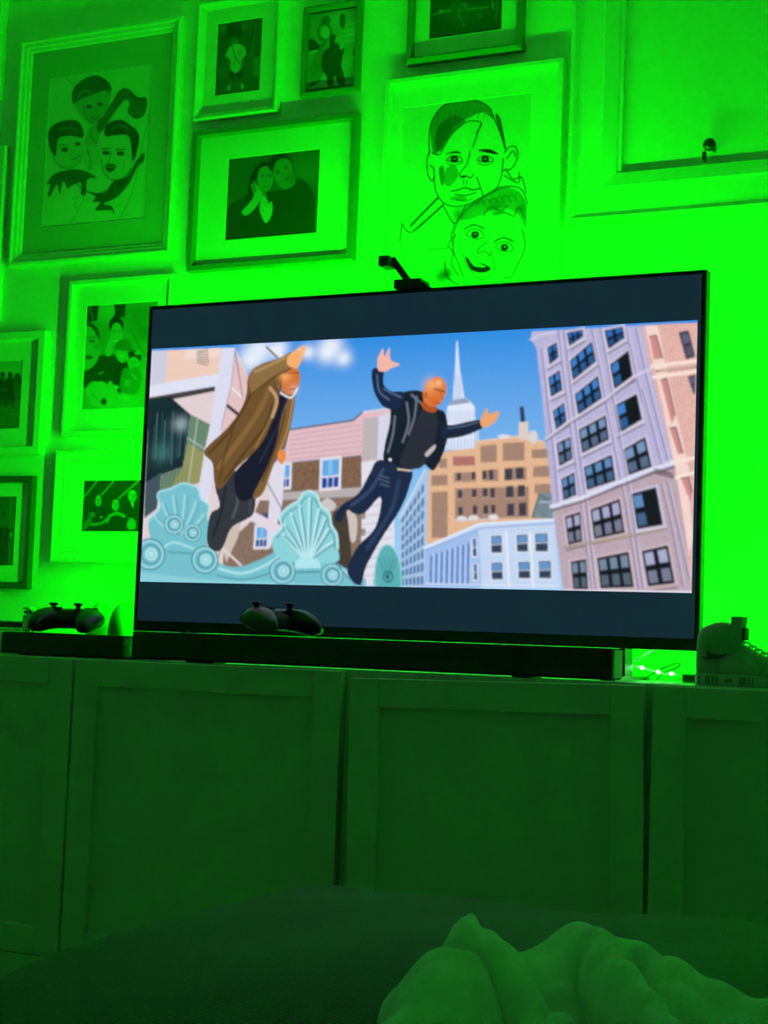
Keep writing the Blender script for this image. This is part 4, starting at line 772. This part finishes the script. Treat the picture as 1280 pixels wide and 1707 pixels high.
# ---- family selfie
def p_selfie(K):
    K.view(0, 420, 4.571)
    K.glow(820, 450, 80, 196, .9); K.fill([(658, 410), (752, 405), (740, 520), (655, 540)], 56); K.line([(680, 420), (710, 510)], 8, 170, .8); K.fill([(870, 400), (960, 395), (950, 500), (880, 490)], 52); K.glow(1060, 500, 90, 124, .8); K.glow(1100, 620, 60, 110, .8); K.glow(860, 1150, 250, 186, .9); K.line([(1000, 600), (1060, 720), (1120, 790)], 14, 90, .6, True)
    for i in range(60): K.ell(970+RNG.random()*240, 410+RNG.random()*330, 5, 6, int(90+RNG.random()*70), .7)
    K.blob([(640, 1040), (645, 900), (760, 790), (860, 780), (960, 830), (975, 900), (900, 1000), (780, 1000), (700, 985)], 64); K.blob([(880, 870), (960, 840), (950, 920), (920, 1080), (870, 1000)], 54)
    K.blob([(560, 560), (640, 540), (710, 560), (755, 640), (760, 760), (720, 860), (640, 905), (560, 860)], 176); K.blob([(560, 540), (660, 530), (740, 580), (762, 680), (740, 640), (690, 570), (600, 560)], 60); K.ell(700, 680, 26, 10, 90); K.line([(670, 655), (735, 650)], 9, 80, .8); K.ell(675, 800, 32, 18, 70); K.line([(645, 795), (705, 790)], 6, 210, .8); K.glow(740, 720, 30, 120, .6)
    K.blob([(800, 780), (830, 660), (860, 640), (850, 780)], 180); K.ell(885, 560, 56, 70, 46); K.ell(888, 500, 24, 34, 46); K.ell(888, 625, 46, 88, 178); 
    for s_ in (-18, 20): K.ell(888+s_, 605, 9, 5, 60)
    K.ell(884, 676, 18, 12, 215); K.line([(862, 664), (908, 664)], 4, 80, .7); K.line([(885, 620), (880, 648)], 4, 110, .7)
    K.blob([(870, 735), (900, 680), (960, 665), (1000, 700), (1010, 745), (1060, 790), (1000, 770), (930, 750)], 120); K.blob([(885, 755), (980, 760), (975, 810), (930, 845), (890, 810)], 176); K.ell(930, 795, 16, 10, 215)
    K.blob([(975, 770), (1030, 750), (1075, 790), (1060, 840), (1000, 830)], 50); K.ell(1018, 850, 44, 52, 176); K.ell(1005, 845, 6, 5, 60); K.ell(1036, 842, 6, 5, 60); K.line([(1004, 876), (1034, 874)], 6, 80, .8); K.ell(1050, 770, 26, 16, 170)
    K.blob([(920, 960), (940, 890), (1000, 890), (1060, 880), (1075, 980), (1040, 1080), (960, 1080), (915, 1040)], 136); K.line([(940, 920), (980, 1000), (950, 1060)], 9, 70, .8, True); K.line([(1000, 930), (1040, 970)], 14, 190, .8); K.ell(970, 1000, 24, 30, 160)
    K.blob([(650, 1060), (700, 1000), (790, 990), (810, 1050), (770, 1130), (790, 1180), (720, 1180), (680, 1120)], 188); K.line([(700, 1080), (770, 1150)], 6, 80, .7); K.blob([(820, 1010), (855, 1000), (850, 1190), (810, 1190)], 186); K.ell(790, 1140, 22, 26, 70); K.line([(752, 930), (785, 916)], 9, 200); K.ell(885, 1030, 20, 14, 200); K.ell(960, 1110, 30, 18, 190)
picture('white-framed family selfie partly hidden behind the television, left', [(114, 467), (286, 457), (277, 724), (103, 724)], .0125, [(144, 510), (262, 503), (255, 679), (138, 681)], .024, 'flat', M_WHITE, 130, 232, 150, p_selfie, M_MAT)

# ---- small group with folded arms
def p_crew(K):
    K.view(0, 720, 4.27)
    for p in ([(598, 465), (690, 350)], [(720, 450), (810, 350)], [(835, 480), (985, 350)], [(1010, 480), (1120, 350)]): K.line(p, 11, 176)
    for x, y, rx, ry in ((700, 490, 22, 40), (822, 520, 26, 40), (942, 455, 30, 42), (1050, 480, 28, 40)):
        K.blob([(x-70, 720), (x-62, y+80), (x-25, y+45), (x+25, y+45), (x+62, y+80), (x+70, 720)], 52); face(K, x, y, rx, ry, 176, 60, hair=40)
    K.ell(655, 590, 24, 22, 120); K.blob([(590, 690), (605, 640), (640, 610), (650, 640), (610, 690)], 120); K.line([(650, 660), (720, 650), (775, 610), (760, 640)], 22, 150, .95, True); K.line([(775, 600), (830, 580), (885, 600)], 26, 156, .95, True); K.blob([(905, 650), (930, 610), (965, 640), (960, 690), (910, 690)], 150); K.fill([(930, 500), (952, 500), (945, 545)], 200); K.ell(722, 606, 8, 5, 220); K.line([(700, 540), (700, 580)], 5, 110, .7)
picture('wide white-framed dark photograph of people with folded arms, beside the television corner', [(89, 753), (330, 742), (322, 938), (84, 939)], .0335, [(139, 804), (275, 798), (272, 885), (137, 886)], .026, 'wide', M_WHITE, 130, 236, 62, p_crew, M_MAT)

# ---- pictures cut off by the left edge
def p_walk(K):
    K.view(0, 540, 7.11)
    K.fill([(-400, 430), (260, 430), (260, 640), (-400, 660)], 156); K.glow(120, 560, 120, 172, .6); K.fill([(-400, 660), (250, 640), (250, 900), (-400, 900)], 74, noise=.2)
    for x, y, r in ((205, 620, 36), (235, 680, 30), (120, 650, 34), (-80, 640, 40), (-180, 660, 40)): K.ell(x, y, r, r*1.1, 46)
    for i in range(70): K.ell(-300+RNG.random()*550, 980+RNG.random()*250, 16, 9, int(60+RNG.random()*80), .7)
    for x in (30, 120, -110, -220): K.ell(x, 600, 30, 34, 46); K.blob([(x-60, 780), (x-45, 660), (x, 630), (x+45, 660), (x+62, 800), (x+40, 980), (x+10, 980), (x, 860), (x-20, 980), (x-45, 975)], 50); K.line([(x+40, 690), (x+70, 860)], 9, 120, .7)
    K.line([(0, 800), (80, 770)], 20, 110, .8); K.ell(60, 650, 20, 22, 110)
yq = .018
def cut(px_r, py_t, py_b, lean, wpx): return [(px_r-wpx, py_t+wpx*.05), (px_r, py_t), (px_r-lean, py_b), (px_r-lean-wpx, py_b+wpx*.02)]
picture('white-framed photograph of walkers cut off by the left edge, middle height', cut(72, 551, 757, 4, 190), .0235, cut(35.5, 601, 714, 2, 118), .022, 'flat', M_WHITE, 90, 205, 100, p_walk, M_MAT)
def p_shop(K):
    K.view(0, 770, 7.42)
    for p in ([(-300, 480), (120, 470)], [(-300, 560), (130, 560)], [(-300, 640), (120, 640)]): K.line(p, 14, 80, .8)
    for x in (130, 155, 175): K.line([(x, 430), (x-10, 1250)], 14, [120, 84, 140][(x//5) % 3], .8)
    K.glow(60, 650, 50, 104, .8); K.ell(50, 650, 24, 40, 62); K.blob([(-60, 1240), (-70, 900), (-30, 820), (60, 800), (120, 830), (175, 855), (120, 870), (105, 1000), (85, 1250)], 56); K.ell(10, 760, 40, 56, 90); K.ell(135, 900, 16, 26, 150); K.blob([(-300, 1240), (-290, 900), (-200, 830), (-120, 900), (-110, 1240)], 66); K.ell(-200, 770, 40, 54, 100)
picture('black-framed photograph cut off by the left edge, above the games console', cut(54.6, 790, 978, 9, 150), .0165, cut(25.6, 826, 941, 3, 92), .018, 'flat', M_DARK, 80, 205, 84, p_shop, M_MAT)
def p_plain(K): K.glow(-60, 60, 60, 120, .6); face(K, -60, 40, 22, 30, 170, 60, hair=50)
picture('white frame whose lower right corner shows at the top left of the view', cut(6, -150, 171, 8, 200), .03, cut(-40, -100, 120, 5, 110), .03, 'step', M_WHITE, 50, 226, 110, p_plain, M_MAT)
picture('white frame edge at the left border beside the cartoon picture', cut(4, 249, 537, 8, 190), .025, cut(-34, 300, 490, 5, 116), .024, 'flat', M_WHITE, 50, 226, 110, lambda K: (K.glow(-90, 390, 50, 150, .7), face(K, -90, 380, 24, 32, 170, 60, hair=50)), M_MAT)
# ================================================================== high-top shoe at the right end
SH = at(1166, 1137, -.12)
sh = thing('high_top_shoe', 'dark high-top trainer standing beside the right end of the television', 'shoe', (SH[0], -.135, Z_TOP), (0, 0, math.radians(-4)))
def shoe_ring(x, zb, zt, hw, n=26, squash=.62, bulge=.0):
    out = []
    for t in np.linspace(0, 2*math.pi, n, endpoint=False):
        c, s_ = math.cos(t), math.sin(t)
        y = hw*math.copysign(abs(c)**.6, c); z = (zb+zt)/2+(zt-zb)/2*math.copysign(abs(s_)**squash, s_)
        k = (z-zb)/(zt-zb); out.append((x, y*(1-.28*k+.10*math.sin(3*k)), z))
    return out
prof = [(.001, .020, .082, .012), (.003, .014, .092, .020), (.008, .010, .0985, .0255), (.018, .010, .104, .0285), (.030, .010, .1085, .0295), (.042, .010, .1105, .030), (.054, .010, .1095, .030), (.062, .010, .104, .0295), (.068, .010, .090, .029), (.074, .010, .076, .029), (.085, .010, .0705, .030), (.098, .010, .063, .032), (.112, .010, .056, .034), (.126, .010, .050, .036), (.142, .010, .046, .037), (.158, .010, .042, .036), (.172, .010, .037, .031), (.180, .019, .031, .022), (.184, .022, .027, .010)]
obj('upper', add_loft(bmesh.new(), [shoe_ring(*p) for p in prof]), M_SHOE, sh, True)
bm = bmesh.new(); rings = []
outl = [(.000, .014), (.006, .024), (.02, .0275), (.06, .029), (.10, .032), (.14, .036), (.165, .034), (.18, .024), (.188, .010)]
top = [(x, -h) for x, h in outl]+[(x, h) for x, h in reversed(outl)]
add_loft(bm, [[(x*(1 if z < .02 else 1), y*k, z) for x, y in top] for z, k in ((0, .97), (.003, 1.0), (.018, 1.0), (.0215, .96))])
so = obj('sole', bm, M_SOLE, sh)
for gx in (.012, .024, .029, .036, .043, .084, .089, .094, .100, .106): obj('sole_groove', box(gx-.0007, gx+.0007, -.0330 if gx > .08 else -.0298, -.0270, .003, .017), M_SHOED, so)
fc = bpy.data.curves.new('air_text', 'FONT'); fc.body = 'AIR'; fc.size = .0095; fc.extrude = .0005; fc.align_x = 'CENTER'; fo = bpy.data.objects.new('air_tmp', fc); COL.objects.link(fo)
bpy.context.view_layer.update(); tme = bpy.data.meshes.new_from_object(fo.evaluated_get(bpy.context.evaluated_depsgraph_get())); bpy.data.objects.remove(fo)
tx = link('lettering', tme, M_SHOED, so, label='dark letters AIR on the midsole'); tx.location = (.064, -.0296, .0075); tx.rotation_euler = (math.pi/2, 0, math.radians(-3))
def side_y(x, z):                                       # near side of the upper at x, z
    p = min(range(len(prof)-1), key=lambda i: abs((prof[i][0]+prof[i+1][0])/2-x)); a, b = prof[p], prof[p+1]; k = min(1, max(0, (x-a[0])/(b[0]-a[0])))
    zb, zt, hw = (a[i]+(b[i]-a[i])*k for i in (1, 2, 3)); f = min(.98, max(.02, (z-zb)/(zt-zb))); s_ = 2*f-1
    c = math.sqrt(max(.02, 1-min(1, abs(s_)**(1/.62))**2))**.6
    return -hw*c*(1-.28*f+.10*math.sin(3*f))
def patch(name, outline, m, lift=.0012):
    bm = bmesh.new(); pts = spl(outline, True, 4); cx, cz = pts.mean(0); lay = []
    for k in (1.0, .66, .33): lay.append([bm.verts.new((cx+(x-cx)*k, side_y(cx+(x-cx)*k, cz+(z-cz)*k)-lift*(1 if k < 1 else .4), cz+(z-cz)*k)) for x, z in pts])
    ce = bm.verts.new((cx, side_y(cx, cz)-lift, cz)); n = len(pts)
    for a, b in zip(lay, lay[1:]):
        for k in range(n): bm.faces.new((a[k], a[(k+1) % n], b[(k+1) % n], b[k]))
    for k in range(n): bm.faces.new((lay[-1][k], lay[-1][(k+1) % n], ce))
    return obj(name, bm, m, sh, True)
patch('heel_panel', [(.006, .022), (.018, .046), (.034, .045), (.044, .034), (.046, .022)], M_SHOE)
patch('side_stripe', [(.016, .048), (.024, .050), (.026, .060), (.034, .0545), (.048, .0535), (.062, .055), (.050, .0475), (.034, .0455), (.026, .044)], M_SHOED, .0018)
patch('mid_panel', [(.052, .024), (.050, .040), (.060, .048), (.076, .056), (.098, .052), (.112, .040), (.118, .026)], M_SHOEL)
patch('ankle_panel', [(.010, .066), (.012, .090), (.030, .100), (.052, .098), (.058, .080), (.052, .066)], M_SHOE, .0016)
patch('toe_panel', [(.128, .024), (.132, .034), (.150, .034), (.166, .028), (.164, .023)], M_SHOEL)
bm = bmesh.new(); add_loft(bm, [[(.0635+.003*k+dx*(1+.25*k), y, .066+.0535*k) for dx, y in ((-.003, -.017), (.012, -.017), (.015, 0), (.012, .017), (-.003, .017), (-.005, 0))] for k in np.linspace(0, 1, 6)])
obj('tongue', bm, M_SHOEL, sh)
obj('tongue_tag', box(.0805, .0855, -.012, .012, .080, .101, .001), M_SHOED, sh)
for i in range(6):
    x = .082+i*.0105; z = .0735-i*.0055
    obj('lace', add_tube(bmesh.new(), [(x-.002, -.021, z-.006), (x+.001, -.012, z+.0015), (x+.003, 0, z+.003), (x+.005, .012, z+.0015), (x+.008, .021, z-.006)], .0021, 6), M_LACE, sh, True)

# ================================================================== upholstered footstool and blanket in the foreground
OX0, OX1, OY0, OY1, OZT = .37, 1.62, -1.98, -1.045, -.286
def stool_top(x, y):                                    # height of the cushion top (world)
    u = (x-(OX0+OX1)/2)/((OX1-OX0)/2); v = (y-(OY0+OY1)/2)/((OY1-OY0)/2)
    z = OZT+.028*(1-np.abs(u)**2.2)*(1-np.abs(v)**2.2)-.020
    z = z+.004*np.sin(9*x+4*y)*np.cos(7*y-2*x)+.002*np.sin(23*x-11*y)
    return z-.05*smoothstep(-1.58, -1.98, y)
ot = thing('footstool', 'grey woven upholstered footstool in the foreground', 'footstool', ((OX0+OX1)/2, (OY0+OY1)/2, Z_FLOOR))
ocx, ocy = (OX0+OX1)/2, (OY0+OY1)/2
def cushion(z0, R, n=64):
    bm = bmesh.new(); bmesh.ops.create_cube(bm, size=2.0); bmesh.ops.subdivide_edges(bm, edges=bm.edges, cuts=n-1, use_grid_fill=True)
    hx, hy = (OX1-OX0)/2, (OY1-OY0)/2; hz = (OZT-z0)/2
    for v in bm.verts:
        p = Vector(v.co); q = Vector((p.x*hx, p.y*hy, p.z*hz)); c = Vector((max(-hx+R, min(hx-R, q.x)), max(-hy+R, min(hy-R, q.y)), max(-hz+min(R, hz*.9), min(hz-min(R, hz*.9), q.z))))
        d = q-c; q = c+d.normalized()*R if d.length > 1e-6 else q
        if d.length > 1e-6 and R > hz*.9: q.z = max(-hz, min(hz, q.z))
        x, y = q.x+ocx, q.y+ocy
        if q.z > 0: q.z += (float(stool_top(x, y))-OZT)*smoothstep(0, hz, q.z)
        v.co = Vector((q.x, q.y, q.z+z0+hz-Z_FLOOR))
    return bm
obj('cushion', cushion(-.52, .075), M_FABRIC, ot, True)
obj('base', box(OX0+.02-ocx, OX1-.02-ocx, OY0+.02-ocy, OY1-.02-ocy, .075, -.515-Z_FLOOR, .015), M_FABRIC, ot)
for sx in (-1, 1):
    for sy in (-1, 1): obj('leg', add_cyl(bmesh.new(), (sx*.54, sy*.40, 0), (sx*.54, sy*.40, .08), .018, .026), M_BLACK, ot)

# blanket: soft folds heaped on the right half of the footstool
def dist_seg(X, Y, pts):
    D = np.full(X.shape, 9.0); Tt = np.zeros(X.shape); L = 0; tot = sum(math.dist(a, b) for a, b in zip(pts, pts[1:]))
    for a, b in zip(pts, pts[1:]):
        dx, dy = b[0]-a[0], b[1]-a[1]; l2 = dx*dx+dy*dy; t = np.clip(((X-a[0])*dx+(Y-a[1])*dy)/l2, 0, 1)
        d = np.hypot(X-a[0]-t*dx, Y-a[1]-t*dy); m = d < D; D = np.where(m, d, D); Tt = np.where(m, (L+t*math.sqrt(l2))/tot, Tt); L += math.sqrt(l2)
    return D, Tt
BACK = [(.800, -1.575), (.835, -1.612), (.868, -1.600), (.900, -1.548), (.945, -1.545), (.985, -1.585), (1.04, -1.63), (1.10, -1.655), (1.22, -1.69), (1.40, -1.72)]
FRONT = [(.855, -1.935), (.90, -1.94), (.95, -1.945), (1.0, -1.948), (1.06, -1.95), (1.12, -1.95), (1.18, -1.95), (1.25, -1.95), (1.33, -1.95), (1.44, -1.95)]
nb, nt_ = 180, 150
cb = spl(BACK, False, 40); cf = spl(FRONT, False, 40)
ib = np.linspace(0, len(cb)-1, nb); cb = np.stack([np.interp(ib, np.arange(len(cb)), cb[:, k]) for k in (0, 1)], 1); cf = np.stack([np.interp(ib, np.arange(len(cf)), cf[:, k]) for k in (0, 1)], 1)
S_, T_ = np.meshgrid(np.linspace(0, 1, nb), np.linspace(0, 1, nt_))
X = cb[None, :, 0]*(1-T_)+cf[None, :, 0]*T_; Y = cb[None, :, 1]*(1-T_)+cf[None, :, 1]*T_
X += .016*np.sin(T_*9+1)*(1-S_)**6
edge = np.minimum(np.minimum(T_*.30, S_*.42), np.minimum((1-T_)*.4, (1-S_)*.5))
base = stool_top(X, Y)
hgt = .005+0*X
FOLDS = [([(.806, -1.590), (.845, -1.655), (.90, -1.73), (.97, -1.84)], .021, .030, 1.0, 1.2), ([(.908, -1.572), (.935, -1.61), (.965, -1.68), (1.03, -1.78), (1.085, -1.88)], .022, .036, .50, 1.9),
         ([(.95, -1.57), (1.0, -1.62), (1.08, -1.67), (1.2, -1.71), (1.36, -1.75)], .024, .010, 1., 1.2), ([(.858, -1.745), (.88, -1.82), (.885, -1.94)], .032, .050, .9, 1.2), ([(1.11, -1.74), (1.17, -1.82), (1.21, -1.94)], .028, .036, .4, 1.5),
         ([(.935, -1.71), (.965, -1.77), (1.0, -1.87)], .010, .018, .8, 1.), ([(.86, -1.62), (.885, -1.66), (.93, -1.69)], .009, .010, 1., .3), ([(.99, -1.64), (1.06, -1.71), (1.12, -1.80)], .010, .012, .6, 1.2), ([(.83, -1.60), (.875, -1.66), (.94, -1.75)], .007, .008, 1., 1.)]
for pts, r, h, a, b in FOLDS:
    D, t = dist_seg(X, Y, pts); hgt = hgt+h*(a+(b-a)*t)*np.exp(-(D/r)**2)
for pts, r, h in (([(.925, -1.61), (.948, -1.68), (1.0, -1.785), (1.05, -1.90)], .009, .022), ([(.965, -1.59), (1.0, -1.68), (1.065, -1.775), (1.13, -1.88)], .009, .020), ([(.83, -1.68), (.885, -1.715), (.935, -1.79), (.945, -1.94)], .010, .026), ([(.86, -1.63), (.90, -1.69), (.95, -1.74)], .006, .012), ([(1.04, -1.69), (1.12, -1.77), (1.15, -1.90)], .009, .014)):
    D, t = dist_seg(X, Y, pts); hgt = hgt-h*np.sqrt(t*0+1)*np.exp(-(D/r)**2)*smoothstep(0, .12, t)
hgt = np.maximum(hgt, .003)
hgt += .003*np.sin(60*X+25*Y)*np.sin(34*Y)+.002*np.sin(95*X-70*Y)
prof_e = np.sqrt(np.clip(1-(1-np.clip(edge/.022, 0, 1))**2, 0, 1))
Z = base+.0075+hgt*prof_e
bm = bmesh.new(); vt = [[bm.verts.new((X[j, i], Y[j, i], Z[j, i])) for i in range(nb)] for j in range(nt_)]
for j in range(nt_-1):
    for i in range(nb-1): bm.faces.new((vt[j][i], vt[j][i+1], vt[j+1][i+1], vt[j+1][i]))
bk = obj('fleece_blanket', bm, M_FLEECE, None, True); tag(bk, 'soft pale fleece blanket crumpled on the grey footstool, lower right', 'blanket')
so_ = bk.modifiers.new('thickness', 'SOLIDIFY'); so_.thickness = .005; so_.offset = -1
